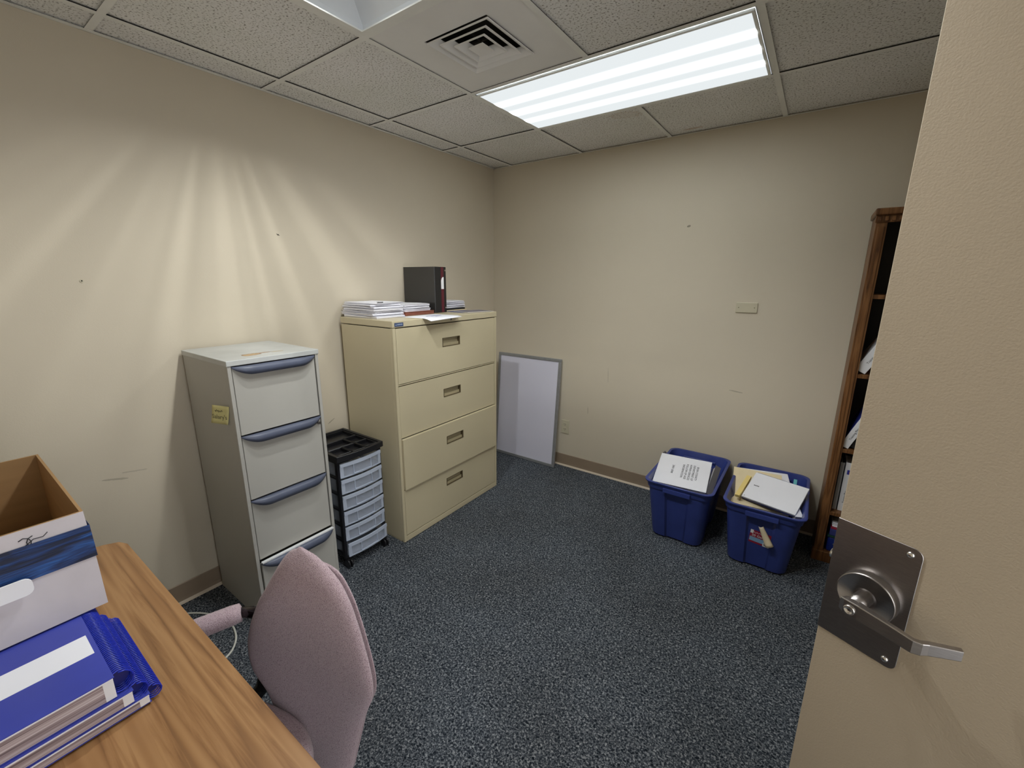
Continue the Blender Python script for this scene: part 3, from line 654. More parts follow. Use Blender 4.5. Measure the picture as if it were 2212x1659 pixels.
for i in range(N+1):
    for j in range(N+1):
        u, v = i/N, j/N; lift = 0.030*(1-u) + 0.006*v*v
        vs.append(tuple(c0 + ex*wN*u + ez*hN*v + Vector((0, -lift, 0))))
for i in range(N):
    for j in range(N): a = i*(N+1)+j; fs.append((a, a+1, a+N+2, a+N+1))
note.add(vs, fs, 0, True); no = note.build('sticky_note', M_sticky)
sm = no.modifiers.new('thickness', 'SOLIDIFY'); sm.thickness = 0.0003
tag(no, 'pale yellow sticky note with handwriting on the grey filing cabinet side', 'sticky note')
def scribble(pts, r, m, parent, name='handwriting'):
    mb = MB(); mb.tube(pts, r, 5); return mb.build(name, m, parent)
def on_note(u, v): return c0 + ex*wN*u + ez*hN*v + Vector((0, -0.0014-0.030*(1-u)-0.006*v*v, 0))
scribble([on_note(0.18+0.05*i, 0.30+0.05*((i % 2)*2-1)*(0.6+0.4*(i % 3))) for i in range(10)], 0.0007, M_ink, no)
text_part('Salary\'s', 0.026, frame(on_note(0.5, 0.62)+Vector((0, -0.0012, 0)), (on_note(1, 0.62)-on_note(0, 0.62)), Vector((-0.34, -0.94, 0))), mat('pencil_grey', (0.22, 0.20, 0.12, 1), 0.9), no, 'handwriting')

# ------------------------------------------------------------------ black drawer cart
CX0, CX1, CY0, CY1, CZ0, CZ1 = 0.070, 0.430, -1.868, -1.590, 0.058, 0.648
t = thing('drawer_cart', 'black rolling cart with six clear plastic drawers between the filing cabinets', 'drawer cart', (0.25, -1.73, 0))
b_ = MB()
for (x, y) in ((CX0+0.01, CY0+0.004), (CX1-0.035, CY0+0.004), (CX0+0.01, CY1-0.018), (CX1-0.035, CY1-0.018)): b_.box(x, x+0.024, y, y+0.014, CZ0, CZ1-0.03)
nd = 6; dh = (CZ1-0.035-CZ0-0.012)/nd
for k in range(nd+1):
    z = CZ0+0.006+k*dh; b_.box(CX0+0.01, CX1-0.012, CY0+0.006, CY0+0.020, z-0.006, z+0.006); b_.box(CX0+0.01, CX1-0.012, CY1-0.020, CY1-0.006, z-0.006, z+0.006)
    b_.box(CX1-0.03, CX1-0.012, CY0+0.006, CY1-0.006, z-0.005, z+0.005); b_.box(CX0+0.01, CX0+0.02, CY0+0.006, CY1-0.006, z-0.005, z+0.005)
b_.box(CX0+0.01, CX1-0.012, CY0+0.01, CY1-0.01, CZ0, CZ0+0.008)
b_.build('frame', M_black, t, 0.0015, 1)
# tray top with bowed front and compartments
def bow(x, y): return x
prof = []
def topprof(inset):
    pr_ = [(CX0+inset, CY0+inset), (CX0+inset, CY1-inset)]
    out = [(CX0+inset, CY1-inset), (CX0+inset, CY0+inset)]
    for i in range(13):
        u = i/12; y = CY0+inset+(CY1-CY0-2*inset)*u; out.append((CX1-inset+0.014*math.sin(PI*u), y))
    return out
b_ = MB()
o1 = topprof(-0.004); o2 = topprof(0.006); o3 = topprof(0.012)
b_.loft([[(x, y, CZ1-0.030) for x, y in o1], [(x, y, CZ1) for x, y in o1], [(x, y, CZ1+0.002) for x, y in o2], [(x, y, CZ1) for x, y in o3], [(x, y, CZ1-0.022) for x, y in o3]], smooth=False)
zt0 = CZ1-0.022; zt1 = CZ1-0.003
def rim(x0, x1, y0, y1): ring(b_, x0, x1, y0, y1, 0.004, zt0, zt1)
rim(CX0+0.25, CX1-0.018, CY0+0.018, CY0+0.098); rim(CX0+0.25, CX1-0.010, CY0+0.102, CY0+0.180); rim(CX0+0.25, CX1-0.018, CY0+0.184, CY1-0.018)
rim(CX0+0.15, CX0+0.246, CY0+0.018, CY0+0.175); rim(CX0+0.02, CX0+0.146, CY0+0.018, CY1-0.018); rim(CX0+0.15, CX0+0.246, CY0+0.179, CY1-0.018)
b_.build('top_tray', M_black, t, 0.0015, 1)
for k in range(nd):
    z0 = CZ0+0.013+k*dh; z1 = z0+dh-0.012; out_ = 0.012 if k == 0 else 0.0
    ya, yb = CY0+0.014, CY1-0.014
    def fr(inset, off, lo_, hi_):
        rr = []
        for i in range(15):
            u = i/14; y = ya+inset+(yb-ya-2*inset)*u; uu = (y-ya)/(yb-ya); rr.append((CX1-0.008+out_+0.014*math.sin(PI*uu)+off, y))
        return rr
    mb = MB()
    # drawer tub
    mb.box(CX0+0.03, CX1-0.01+out_, ya+0.006, ya+0.008, z0, z1-0.008); mb.box(CX0+0.03, CX1-0.01+out_, yb-0.008, yb-0.006, z0, z1-0.008)
    mb.box(CX0+0.03, CX1-0.008+out_, ya+0.006, yb-0.006, z0, z0+0.002); mb.box(CX0+0.03, CX0+0.032, ya+0.006, yb-0.006, z0, z1-0.008)
    a = fr(0, 0, 0, 0); bq = fr(0, 0.0025, 0, 0); vs = []
    for (x, y) in a: vs += [(x, y, z0), (x, y, z1)]
    for (x, y) in bq: vs += [(x, y, z0), (x, y, z1)]
    K = len(a); fs = []
    for i in range(K-1):
        fs += [(2*i, 2*i+2, 2*i+3, 2*i+1), (2*K+2*i, 2*K+2*i+1, 2*K+2*i+3, 2*K+2*i+2), (2*i+1, 2*i+3, 2*K+2*i+3, 2*K+2*i+1), (2*i, 2*K+2*i, 2*K+2*i+2, 2*i+2)]
    fs += [(0, 1, 2*K+1, 2*K), (2*K-2, 4*K-2, 4*K-1, 2*K-1)]
    mb.add(vs, fs, 0, False)
    dr = mb.build('drawer', M_clear, t)
    rm = MB()
    def strip(za, zb, i0, i1, off0=0.0025, off1=0.005, dip=None):
        A = fr(0, off0, 0, 0)[i0:i1+1]; B = fr(0, off1, 0, 0)[i0:i1+1]; o = []; K = len(A); f = []
        for (x, y), (x2, y2) in zip(A, B): o += [(x, y, za), (x2, y2, za), (x2, y2, zb), (x, y, zb)]
        for i in range(K-1):
            for j in range(4): f.append((4*i+j, 4*i+(j+1) % 4, 4*i+4+(j+1) % 4, 4*i+4+j))
        f += [(0, 3, 2, 1), (4*K-4, 4*K-3, 4*K-2, 4*K-1)]
        rm.add(o, f)
    strip(z1-0.018, z1, 0, 14, 0.002, 0.009)        # grip lip
    strip(z0, z0+0.006, 0, 14)
    for i0 in (0, 13): strip(z0, z1, i0, i0+1, 0.0025, 0.0045)
    strip(z0+0.006, z1-0.018, 4, 4) if False else None
    A = fr(0, 0.0025, 0, 0)
    for idx in (4, 10):
        x, y = A[idx]; rm.box(x, x+0.004, y-0.0015, y+0.0015, z0+0.006, z1-0.018)
    x, y = A[7]
    rm.box(x-0.003, x+0.004, A[4][1], A[10][1], z0+0.006, z0+0.010)
    rm.build('drawer_front_rim', M_clearrim, dr)
for (x, y) in ((CX0+0.03, CY0+0.02), (CX1-0.02, CY0+0.02), (CX0+0.03, CY1-0.02), (CX1-0.02, CY1-0.02)):
    b_ = MB(); b_.cyl((x+0.012, y-0.013, 0.024), 0.024, 0.009, 18, axis='Y'); b_.cyl((x+0.012, y+0.004, 0.024), 0.024, 0.009, 18, axis='Y')
    b_.box(x-0.006, x+0.018, y-0.010, y+0.010, 0.024, 0.052); b_.cyl((x, y, 0.045), 0.008, 0.018, 12); b_.build('caster', M_black, t, 0.002, 1)

# ------------------------------------------------------------------ things on the beige cabinet
def slab(name, cx, cy, z, lx, ly, h, rot, m, label, cat, group=None, tilt=0.0, bevel=0.0):
    M = Matrix.Translation((cx, cy, z)) @ Matrix.Rotation(rot, 4, 'Z') @ Matrix.Rotation(tilt, 4, 'Y')
    mb = MB(); mb.box(-lx/2, lx/2, -ly/2, ly/2, 0, h, 0, M)
    mb.mi[-6:] = [0]*6
    if isinstance(m, (list, tuple)): mb.mi[-6] = 0; mb.mi[-5] = 0; mb.mi[-4:] = [1]*4
    o = mb.build(name, m, None, bevel, 1)
    return tag(o, label, cat, group) if label else o
def bundle(name, cx, cy, z, lx, ly, h, rot, label, cat, group=None, curl=0.0, tone=None):
    """bundle of sheets: slightly wavy, fanned edges"""
    M = Matrix.Translation((cx, cy, z)) @ Matrix.Rotation(rot, 4, 'Z'); mb = MB(); nx, ny = 6, 6
    ph = random.random()*6; vs = []; fs = []
    lay = max(2, int(h/0.004)); grid = []
    for l in range(lay+1):
        off = random.uniform(-0.003, 0.003); oy = random.uniform(-0.003, 0.003); w_ = 1-random.uniform(0, 0.015)
        for i in range(nx+1):
            for j in range(ny+1):
                x = (i/nx-0.5)*lx*w_+off; y = (j/ny-0.5)*ly*w_+oy
                zz = h*l/lay + (curl*((i/nx)**3) + 0.0012*math.sin(ph+5*i/nx)*math.sin(4*j/ny+ph))*(l/lay)
                vs.append((x, y, zz))
    S = (nx+1)*(ny+1); idx = lambda l, i, j: l*S+i*(ny+1)+j
    for i in range(nx):
        for j in range(ny):
            fs.append((idx(0, i, j), idx(0, i, j+1), idx(0, i+1, j+1), idx(0, i+1, j))); fs.append((idx(lay, i, j), idx(lay, i+1, j), idx(lay, i+1, j+1), idx(lay, i, j+1)))
    ntop = len(fs)
    for l in range(lay):
        for i in range(nx):
            fs.append((idx(l, i, 0), idx(l, i+1, 0), idx(l+1, i+1, 0), idx(l+1, i, 0))); fs.append((idx(l, i, ny), idx(l+1, i, ny), idx(l+1, i+1, ny), idx(l, i+1, ny)))
        for j in range(ny):
            fs.append((idx(l, 0, j), idx(l+1, 0, j), idx(l+1, 0, j+1), idx(l, 0, j+1))); fs.append((idx(l, nx, j), idx(l, nx, j+1), idx(l+1, nx, j+1), idx(l+1, nx, j)))
    mb.add(vs, fs, 1, False, M)
    for k in range(ntop): mb.mi[k] = 0
    o = mb.build(name, [tone or M_paper, M_sheets])
    return tag(o, label, cat, group)
ORD = ['bottom', 'second from the bottom', 'third from the bottom', 'fourth from the bottom', 'fifth from the bottom', 'sixth from the bottom', 'seventh from the bottom', 'top']
z = LH+0.0004
gA = 'paper bundles in the left stack on the beige cabinet'
specA = [(0.20, -1.405, 0.29, 0.205, 0.014, 0.02), (0.175, -1.400, 0.30, 0.215, 0.013, -0.03), (0.175, -1.395, 0.28, 0.212, 0.009, 0.04), (0.185, -1.400, 0.29, 0.205, 0.011, -0.02),
         (0.170, -1.392, 0.28, 0.215, 0.010, 0.03), (0.165, -1.395, 0.27, 0.205, 0.009, -0.05), (0.165, -1.38, 0.28, 0.20, 0.008, 0.06)]
for k, (cx, cy, lx, ly, h, ro) in enumerate(specA):
    last = k == len(specA)-1
    o = bundle('paper_bundle', cx, cy, z, lx, ly, h-0.001, ro, 'white paper bundle, %s of the tall left stack on the beige cabinet' % (ORD[k] if not last else 'topmost'), 'papers', gA)
    if k in (0, 3): pass
    z += h+0.0018
topA = z
for (x, y, zz, nm, s) in ((0.318, -1.46, LH+0.022, 'small black binder clip near the base of the left paper stack', 0.7), (0.295, -1.43, topA-0.012, 'black binder clip on top of the left paper stack', 1.0)):
    tt = thing('binder_clip', nm, 'binder clip', (x, y, zz)); b_ = MB()
    b_.prism([(0, -0.011*s), (0.018*s, -0.002), (0.018*s, 0.002), (0, 0.011*s)], -0.018*s, 0.018*s, 0, Matrix.Translation((x-0.004, y, zz+0.003)) @ Matrix.Rotation(PI, 4, 'Z') @ Matrix.Rotation(PI/2, 4, 'X'))
    b_.build('clip_body', M_blackm, tt)
    b_ = MB(); b_.tube([(x-0.015, y-0.006*s, zz+0.012), (x-0.03, y-0.008*s, zz+0.013), (x-0.035, y, zz+0.014), (x-0.03, y+0.008*s, zz+0.013), (x-0.015, y+0.006*s, zz+0.012)], 0.0008, 6); b_.build('clip_wire', M_chrome, tt)
gB = 'papers and folder in the middle stack on the beige cabinet'
z = LH+0.0004
mb = MB(); M = Matrix.Translation((0.172, -1.142, z))
mb.box(-0.13, 0.13, -0.120, 0.120, 0, 0.0015, 0, M); mb.box(-0.13, 0.13, -0.120, 0.120, 0.0195, 0.021, 0, M); mb.box(-0.128, 0.127, -0.118, 0.118, 0.0016, 0.0194, 0, M)
tag(mb.build('expanding_file', M_brown), 'red-brown expanding file under the middle paper stack on the beige cabinet', 'file folder', None)
z += 0.022
for k, (cx, cy, lx, ly, h, ro) in enumerate([(0.150, -1.142, 0.26, 0.215, 0.014, 0.03), (0.140, -1.142, 0.27, 0.21, 0.013, -0.03), (0.150, -1.142, 0.25, 0.215, 0.012, 0.02)]):
    bundle('paper_bundle', cx, cy, z, lx, ly, h-0.001, ro, 'white paper bundle, %s on the red-brown file on the beige cabinet' % ('lowest', 'middle', 'topmost')[k], 'papers', gB); z += h+0.0018
# loose sheet overhanging the front edge
def sheet(name, corners, z, label, m, droop=0.0, sub=8, tz=0.0006):
    A, B, C, D = [Vector(c) for c in corners]; vs = []; fs = []
    for i in range(sub+1):
        for j in range(sub+1):
            u, v = i/sub, j/sub; p = (A*(1-u)+B*u)*(1-v)+(D*(1-u)+C*u)*v
            zz = z; xo = p.x-LX1-0.003
            if xo > 0: zz -= droop*xo*xo*40
            vs.append((p.x, p.y, zz))
    for i in range(sub):
        for j in range(sub): a = i*(sub+1)+j; fs.append((a, a+sub+1, a+sub+2, a+1))
    mb = MB(); mb.add(vs, fs, 0, True); o = mb.build(name, m); md = o.modifiers.new('thickness', 'SOLIDIFY'); md.thickness = tz; md.offset = 1
    return tag(o, label, 'paper')
so = sheet('paper_sheet', [(0.345, -1.330, 0), (0.566, -1.312, 0), (0.548, -1.035, 0), (0.326, -1.053, 0)], LH+0.0008, 'printed white sheet with blue writing overhanging the beige cabinet front', M_paper, 0.08)
mb = MB()
for k, (u, wd) in enumerate(((0.02, 0.10), (0.035, 0.12), (0.05, 0.07), (0.075, 0.05))):
    mb = MB(); mb.box(0.395+u, 0.401+u, -1.16-wd/2, -1.16+wd/2, LH+0.0016, LH+0.0018, 0); mb.build('printed_line', M_inkblue, so)
# binder standing against the wall
t = thing('ring_binder', 'black ring binder with maroon spine stripe standing on the beige cabinet', 'binder', (0.14, -0.93, LH))
BX0, BX1, BY0, BY1, BZ0, BZ1 = 0.0, 0.272, 0.0, 0.112, 0.0005, 0.292
KM = Matrix.Translation((0.014, -1.012, LH)) @ Matrix.Rotation(math.radians(4), 4, 'Z')
M_bind = mat('black_vinyl', (0.028, 0.027, 0.026, 1), 0.33, noise=(4, 0.1), bump=(25, 0.08, 0.004), coat=0.2)
b_ = MB(); b_.box(BX0, BX1-0.003, BY0, BY0+0.003, BZ0, BZ1, 0, KM); b_.build('front_cover', M_bind, t, 0.001, 1)
b_ = MB(); b_.box(BX0, BX1-0.003, BY1-0.003, BY1, BZ0, BZ1, 0, KM); b_.build('back_cover', M_bind, t, 0.001, 1)
b_ = MB(); b_.box(BX1-0.003, BX1, BY0+0.001, BY1-0.001, BZ0, BZ1, 0, KM); spn = b_.build('spine', mat('glossy_black_vinyl', (0.012, 0.012, 0.014, 1), 0.2), t, 0.001, 1)
b_ = MB(); b_.box(BX1, BX1+0.0008, BY0+0.060, BY0+0.086, BZ0+0.002, BZ1-0.002, 0, KM); b_.build('spine_stripe', M_maroon, spn)
b_ = MB(); Rm = KM @ Matrix(((0, 0, 1, BX1+0.0008), (1, 0, 0, BY0+0.073), (0, 1, 0, BZ0+0.190), (0, 0, 0, 1)))
pp = [(-0.013, -0.038), (0.013, -0.038), (0.013, 0.036), (0.006, 0.038), (-0.004, 0.032), (-0.013, 0.016)]
b_.prism(pp, 0, 0.0006, 0, Rm); b_.build('spine_label', M_whitelbl, spn)
b_ = MB(); b_.box(BX0+0.03, BX1-0.035, BY0+0.008, BY1-0.01, BZ0+0.008, BZ1-0.012, 0, KM); b_.build('pages', M_sheets, t)
for zz in (BZ0+0.03, BZ1-0.022):
    b_ = MB(); b_.cyl((BX1, BY1-0.010, zz), 0.005, 0.0015, 14, 0, KM, axis='X'); b_.build('rivet', M_chrome, spn)
# right hand papers
z = LH+0.0004
gC = 'papers in the right stack on the beige cabinet'
tag(slab('manila_folder', 0.125, -0.735, z, 0.215, 0.215, 0.006, 0.03, M_manila, 'x', 'folder'), 'manila folder under the right paper stack on the beige cabinet', 'folder')
z += 0.0065
tag(slab('notebook', 0.12, -0.745, z, 0.21, 0.21, 0.012, -0.03, [M_blackm, M_blackm], 'x', 'notebook'), 'thin black notebook inside the right paper stack on the beige cabinet', 'notebook')
z += 0.0125
for k, (h, ro, ly) in enumerate(((0.012, 0.06, 0.235), (0.010, -0.03, 0.225), (0.011, 0.02, 0.22), (0.009, 0.06, 0.20))):
    bundle('paper_bundle', 0.115, -0.742+0.003*k, z, 0.20, ly, h-0.001, ro, 'white paper bundle, %s in the right stack behind the black binder' % ('lowest', 'second lowest', 'second highest', 'topmost')[k], 'papers', gC); z += h+0.0018
tag(slab('presentation_folder', 0.325, -0.765, LH+0.0005, 0.17, 0.20, 0.0015, -0.10, M_navy, 'x', 'folder'), 'glossy dark blue folder lying right of the black binder', 'folder')
tag(slab('grey_booklet', 0.395, -0.745, LH+0.0025, 0.16, 0.215, 0.003, -0.24, [mat('grey_violet_cover', (0.16, 0.15, 0.20, 1), 0.3), M_paperw], 'x', 'booklet'), 'thin grey booklet at the right front of the beige cabinet top', 'booklet')

# ------------------------------------------------------------------ whiteboard leaning on the back wall
t = thing('whiteboard', 'aluminium framed blank whiteboard leaning upright against the back wall', 'whiteboard', (0.39, -0.06, 0))
lean = math.atan2(0.072, 0.905)
WM = Matrix.Translation((0.078, -0.094, 0.001)) @ Matrix.Rotation(-lean, 4, 'X')
WB, HB = 0.618, 0.906
b_ = MB(); b_.box(0.014, WB-0.014, -0.004, 0.006, 0.014, HB-0.014, 0, WM); b_.build('panel', M_board, t)
b_ = MB()
b_.box(0, WB, -0.010, 0.010, 0, 0.024, 0, WM); b_.box(0, WB, -0.010, 0.010, HB-0.024, HB, 0, WM); b_.box(0, 0.024, -0.010, 0.010, 0.024, HB-0.024, 0, WM); b_.box(WB-0.024, WB, -0.010, 0.010, 0.024, HB-0.024, 0, WM)
b_.build('frame', M_alu, t, 0.003, 2)

# ------------------------------------------------------------------ wall plates
t = thing('power_outlet', 'ivory double power outlet low on the back wall beside the whiteboard', 'outlet', (0.7375, 0, 0.343))
b_ = MB(); b_.box(0.7025, 0.7725, -0.006, -0.0004, 0.286, 0.400); b_.build('cover_plate', M_ivory, t, 0.002, 2)
for zc in (0.363, 0.323):
    b_ = MB(); b_.prism(rrect(0.017, 0.014, 0.010, 5), 0, 0.002, 0, Matrix(((1, 0, 0, 0.7375), (0, 0, -1, -0.006), (0, 1, 0, zc), (0, 0, 0, 1))))
    so_ = b_.build('socket', M_ivory, t)
    b_ = MB(); b_.box(0.7295, 0.732, -0.0086, -0.008, zc-0.002, zc+0.008); b_.box(0.743, 0.7455, -0.0086, -0.008, zc-0.002, zc+0.008); b_.cyl((0.7375, -0.0086, zc-0.0075), 0.0026, 0.0006, 10, axis='Y'); b_.build('slot', M_dark, so_)
t = thing('blank_wall_plate', 'ivory blank plate with two screws at mid height on the back wall', 'wall plate', (1.940, 0, 1.36))
b_ = MB(); b_.box(1.881, 1.998, -0.008, -0.0004, 1.330, 1.392); b_.build('cover_plate', M_ivory, t, 0.003, 2)
for xx in (1.897, 1.982):
    b_ = MB(); b_.cyl((xx, -0.0092, 1.361), 0.0032, 0.0014, 12, axis='Y'); b_.build('screw', mat('dull_screw', (0.22, 0.2, 0.12, 1), 0.5), t)
b_ = MB(); b_.cyl((0.0005, -2.584, 1.512), 0.006, 0.002, 14, 0, axis='X'); b_.cyl((0.0025, -2.584, 1.512), 0.0025, 0.0008, 10, 1, axis='X')
tag(b_.build('wall_anchor', [M_ivory, M_dark]), 'small plastic screw anchor in the left wall above the desk', 'wall anchor')
b_ = MB(); b_.tube([(0.0004, -1.816, 1.739), (0.008, -1.816, 1.742)], 0.0015, 8)
b_.tube([(0.001, -1.822, 1.745), (0.0012, -1.808, 1.738)], 0.0012, 6)
tag(b_.build('nail', M_dark), 'bent nail high in the left wall', 'nail')

# ------------------------------------------------------------------ blue storage bins
def bin_body(ox, oy, label):
    t = thing('storage_bin', label, 'storage bin', (ox, oy, 0), 'blue storage bins by the bookcase')
    hx, hy, hz = 0.183, 0.308, 0.378; tp = 0.80
    def prof(z, extra=0.0, inset=0.0):
        k = tp+(1-tp)*(z/hz); ax, ay = hx*k*0.955+extra-inset, hy*k*0.965+extra-inset; out = []
        # rounded rectangle with a shallow channel in the middle of each end and side
        for (p, q, nrm) in [((ax, -ay), (ax, ay), (1, 0)), ((ax, ay), (-ax, ay), (0, 1)), ((-ax, ay), (-ax, -ay), (-1, 0)), ((-ax, -ay), (ax, -ay), (0, -1))]:
            P0, P1 = Vector(p), Vector(q); D = (P1-P0).normalized(); Ln = (P1-P0).length; r = 0.052; nn = Vector(nrm)
            chan = 0.010 if (0.0 < extra < 0.0001 or extra == 0) and z < hz-0.045 else 0.0
            for i in range(1, 5):
                a = (i/5)*PI/2
            pts = [(r, 0), (Ln*0.30, 0), (Ln*0.335, chan), (Ln*0.665, chan), (Ln*0.70, 0), (Ln-r, 0)]
            for s, dpt in pts: out.append(P0+D*s-nn*dpt)
            # corner arc towards next side
            c = P1-D*r-nn*r; a0 = math.atan2(nn.y, nn.x)
            for i in range(1, 5): a = a0+PI/2*i/5; out.append(c+Vector((math.cos(a), math.sin(a)))*r)
        return [(ox+v.x, oy+v.y, z) for v in out]
    b_ = MB()
    rings = [prof(0.004, 0, 0.012), prof(0.0, 0, 0.022) if False else prof(0.001, 0, 0.018), prof(0.012), prof(hz-0.048), prof(hz-0.046, 0.006), prof(hz-0.012, 0.008),
             prof(hz-0.010, 0.015), prof(hz-0.002, 0.016), prof(hz, 0.012), prof(hz-0.002, 0.001), prof(hz-0.05, 0.00005, 0.004), prof(0.016, 0.00005, 0.005)]
    rings = rings[1:]
    b_.loft(rings, 0, smooth=False)
    body = b_.build('tub', M_bin, t)
    for f in body.data.polygons: f.use_smooth = len(f.vertices) == 4
    md = body.modifiers.new('es', 'EDGE_SPLIT'); md.split_angle = math.radians(35)
    # grip under the rim at the near and far end
    for s in (-1, 1):
        g = MB(); yy = oy+s*(hy*0.965+0.006)
        g.box(ox-0.075, ox+0.075, yy-0.006, yy+0.006, hz-0.052, hz-0.024); g.build('grip', M_bin, t, 0.003, 2)
    l = MB(); l.box(ox-0.10, ox+0.10, oy+hy*0.93-0.010, oy+hy*0.93-0.002, hz-0.050, hz-0.036); l.build('inner_ledge', M_bin, t, 0.002, 1)
    return t, hx, hy, hz
BX, BY = 1.783, -0.325
bin1, hx, hy, hz = bin_body(BX, BY, 'blue plastic storage bin, the one nearer the corner, white binder on top')
B2X, B2Y = 2.206, -0.322
bin2, hx, hy, hz = bin_body(B2X, B2Y, 'blue plastic storage bin beside the bookcase with a peeling product sticker')

def plate(name, pts, th, m, label, cat, group=None, bevel=0.0, pages=None):
    """flat thing from 3 corners: origin, along-x corner, along-y corner"""
    o, a, c = [Vector(p) for p in pts]; ex = (a-o); ey = (c-o); lx, ly = ex.length, ey.length
    ex.normalize(); ez = ex.cross(ey).normalized(); ey = ez.cross(ex)
    M = Matrix(((ex.x, ey.x, ez.x, o.x), (ex.y, ey.y, ez.y, o.y), (ex.z, ey.z, ez.z, o.z), (0, 0, 0, 1)))
    mb = MB()
    if pages:
        mb.box(0, lx, 0, ly, -0.0015, 0, 0, M); mb.box(0, lx, 0, ly, -th, -th+0.0015, 0, M); mb.box(0.004, lx-0.004, 0.004, ly-0.004, -th+0.0015, -0.0015, 1, M)
        ob = mb.build(name, [m, pages], None, bevel, 1)
    else:
        mb.box(0, lx, 0, ly, -th, 0, 0, M); ob = mb.build(name, m, None, bevel, 1)
    tag(ob, label, cat, group); return ob, M, lx, ly
# bin 1: stack of binders filling it
sup = MB(); sup.box(1.668, 1.898, -0.515, -0.135, 0.018, 0.205)
tag(sup.build('paper_pile', [M_sheets]), 'tightly packed papers deep inside the bin nearer the corner', 'papers')
plate('ring_binder', [(1.650, -0.520, 0.272), (1.915, -0.500, 0.272), (1.645, -0.27, 0.345)], 0.045, mat('grey_board', (0.20, 0.19, 0.20, 1), 0.5), 'grey ring binder under the white one in the bin nearer the corner', 'binder', None, 0, M_sheets)
ob, BM, lx, ly = plate('ring_binder', [(1.619, -0.533, 0.333), (1.917, -0.505, 0.333), (1.616, -0.278, 0.422)], 0.046, M_paper, 'white ring binder with a typed cover lying on top in a blue bin', 'binder', None, 0.001, M_sheets)
TM = BM @ Matrix.Translation((lx*0.53, ly*0.52, 0.0006)) @ Matrix.Rotation(-PI/2, 4, 'Z')
text_part('IRON COUNTY\nDEPARTMENT OF\nHUMAN SERVICES\nFOLLOW-UP AGE\nINFORMATION', 0.0175, TM @ Matrix.Translation((0, 0.030, 0)), M_ink, ob, 'typed_title', spacing=1.15)
text_part('2007-2008', 0.0175, TM @ Matrix.Translation((0, -0.068, 0)), M_ink, ob, 'typed_year')
plate('ring_binder', [(1.917, -0.500, 0.330), (1.946, -0.495, 0.315), (1.912, -0.250, 0.412)], 0.035, mat('dark_grey_board', (0.10, 0.095, 0.10, 1), 0.5), 'dark grey binder edge showing right of the white binder in its bin', 'binder', None, 0, M_sheets)
o_, *_ = plate('clear_sleeve', [(1.610, -0.30, 0.36), (1.640, -0.29, 0.33), (1.600, -0.13, 0.36)], 0.02, mat('dull_sleeve', (0.07, 0.07, 0.10, 1), 0.2), 'crumpled dark plastic sleeve at the left inside the bin nearer the corner', 'plastic sleeve')
# bin 2 contents
sup = MB(); sup.box(2.091, 2.321, -0.512, -0.132, 0.018, 0.190)
tag(sup.build('paper_pile', [M_sheets]), 'tightly packed papers deep inside the bin beside the bookcase', 'papers')
plate('white_envelope', [(2.080, -0.40, 0.300), (2.350, -0.33, 0.300), (2.068, -0.130, 0.382)], 0.040, M_paper, 'large white envelope at the back of the bin beside the bookcase', 'envelope', None, 0, M_sheets)
plate('manila_folder', [(2.042, -0.470, 0.300), (2.290, -0.440, 0.300), (2.052, -0.185, 0.402)], 0.008, M_manila, 'manila folder behind the white notepad in the bin by the bookcase', 'folder')
plate('blue_notebook', [(2.090, -0.432, 0.330), (2.338, -0.498, 0.330), (2.095, -0.236, 0.420)], 0.008, M_navy, 'dark blue notebook just under the white notepad in the bin', 'notebook')
plate('yellow_pad', [(2.058, -0.462, 0.352), (2.081, -0.466, 0.352), (2.060, -0.277, 0.405)], 0.016, M_yellow, 'yellow pad standing left of the white notepad in the bin', 'notepad')
ob, NM, lx, ly = plate('notepad', [(2.087, -0.440, 0.342), (2.345, -0.506, 0.342), (2.097, -0.256, 0.428)], 0.010, M_paper, 'white notepad lying topmost in the bin beside the bookcase', 'notepad', None, 0.001)
mb = MB()
for k in range(4): mb.box(lx*0.10+k*0.007, lx*0.10+0.005+k*0.007, ly*0.50, ly*0.50+0.006, 0, 0.0006, 0, NM)
mb.cyl((0.012, 0.012, 0), 0.0022, 0.0005, 10, 0, NM); mb.build('printing', M_ink, ob)
plate('white_papers', [(2.346, -0.508, 0.335), (2.380, -0.495, 0.335), (2.347, -0.380, 0.380)], 0.03, M_paper, 'loose white papers at the right edge of the bin beside the bookcase', 'papers', None, 0, M_sheets)
plate('purple_folder', [(2.310, -0.372, 0.368), (2.362, -0.360, 0.345), (2.315, -0.285, 0.375)], 0.008, M_purple, 'purple folder corner at the right inside the bin by the bookcase', 'folder')
plate('teal_divider', [(2.316, -0.300, 0.408), (2.332, -0.300, 0.408), (2.314, -0.235, 0.428)], 0.004, M_teal, 'teal divider tab at the back right of the bin by the bookcase', 'divider')
# sticker and the curled carton flap on bin 2's end wall
def endwall(x, z):     # y of the near end wall channel at height z
    k = 0.80+0.20*(z/0.378); return B2Y-(0.308*k*0.965)+0.010
t = thing('product_sticker', 'red and light blue product sticker on the front of a blue bin', 'sticker', (2.212, endwall(0, 0.2), 0.15))
p0 = Vector((2.160, endwall(0, 0.158)-0.0012, 0.158)); p1 = Vector((2.256, endwall(0, 0.148)-0.0012, 0.148)); p3 = Vector((2.166, endwall(0, 0.238)-0.0012, 0.238))
ex = (p1-p0).normalized(); LM = frame(p0, ex, (p3-p0).cross(ex)*-1)
LM = Matrix((( ex.x, (p3-p0).normalized().x, 0, p0.x), (ex.y, (p3-p0).normalized().y, -1, p0.y), (ex.z, (p3-p0).normalized().z, 0, p0.z), (0, 0, 0, 1)))
b_ = MB(); b_.box(0, 0.096, 0.0, 0.082, 0, 0.0004, 0, LM); b_.build('label_ground', M_red, t)
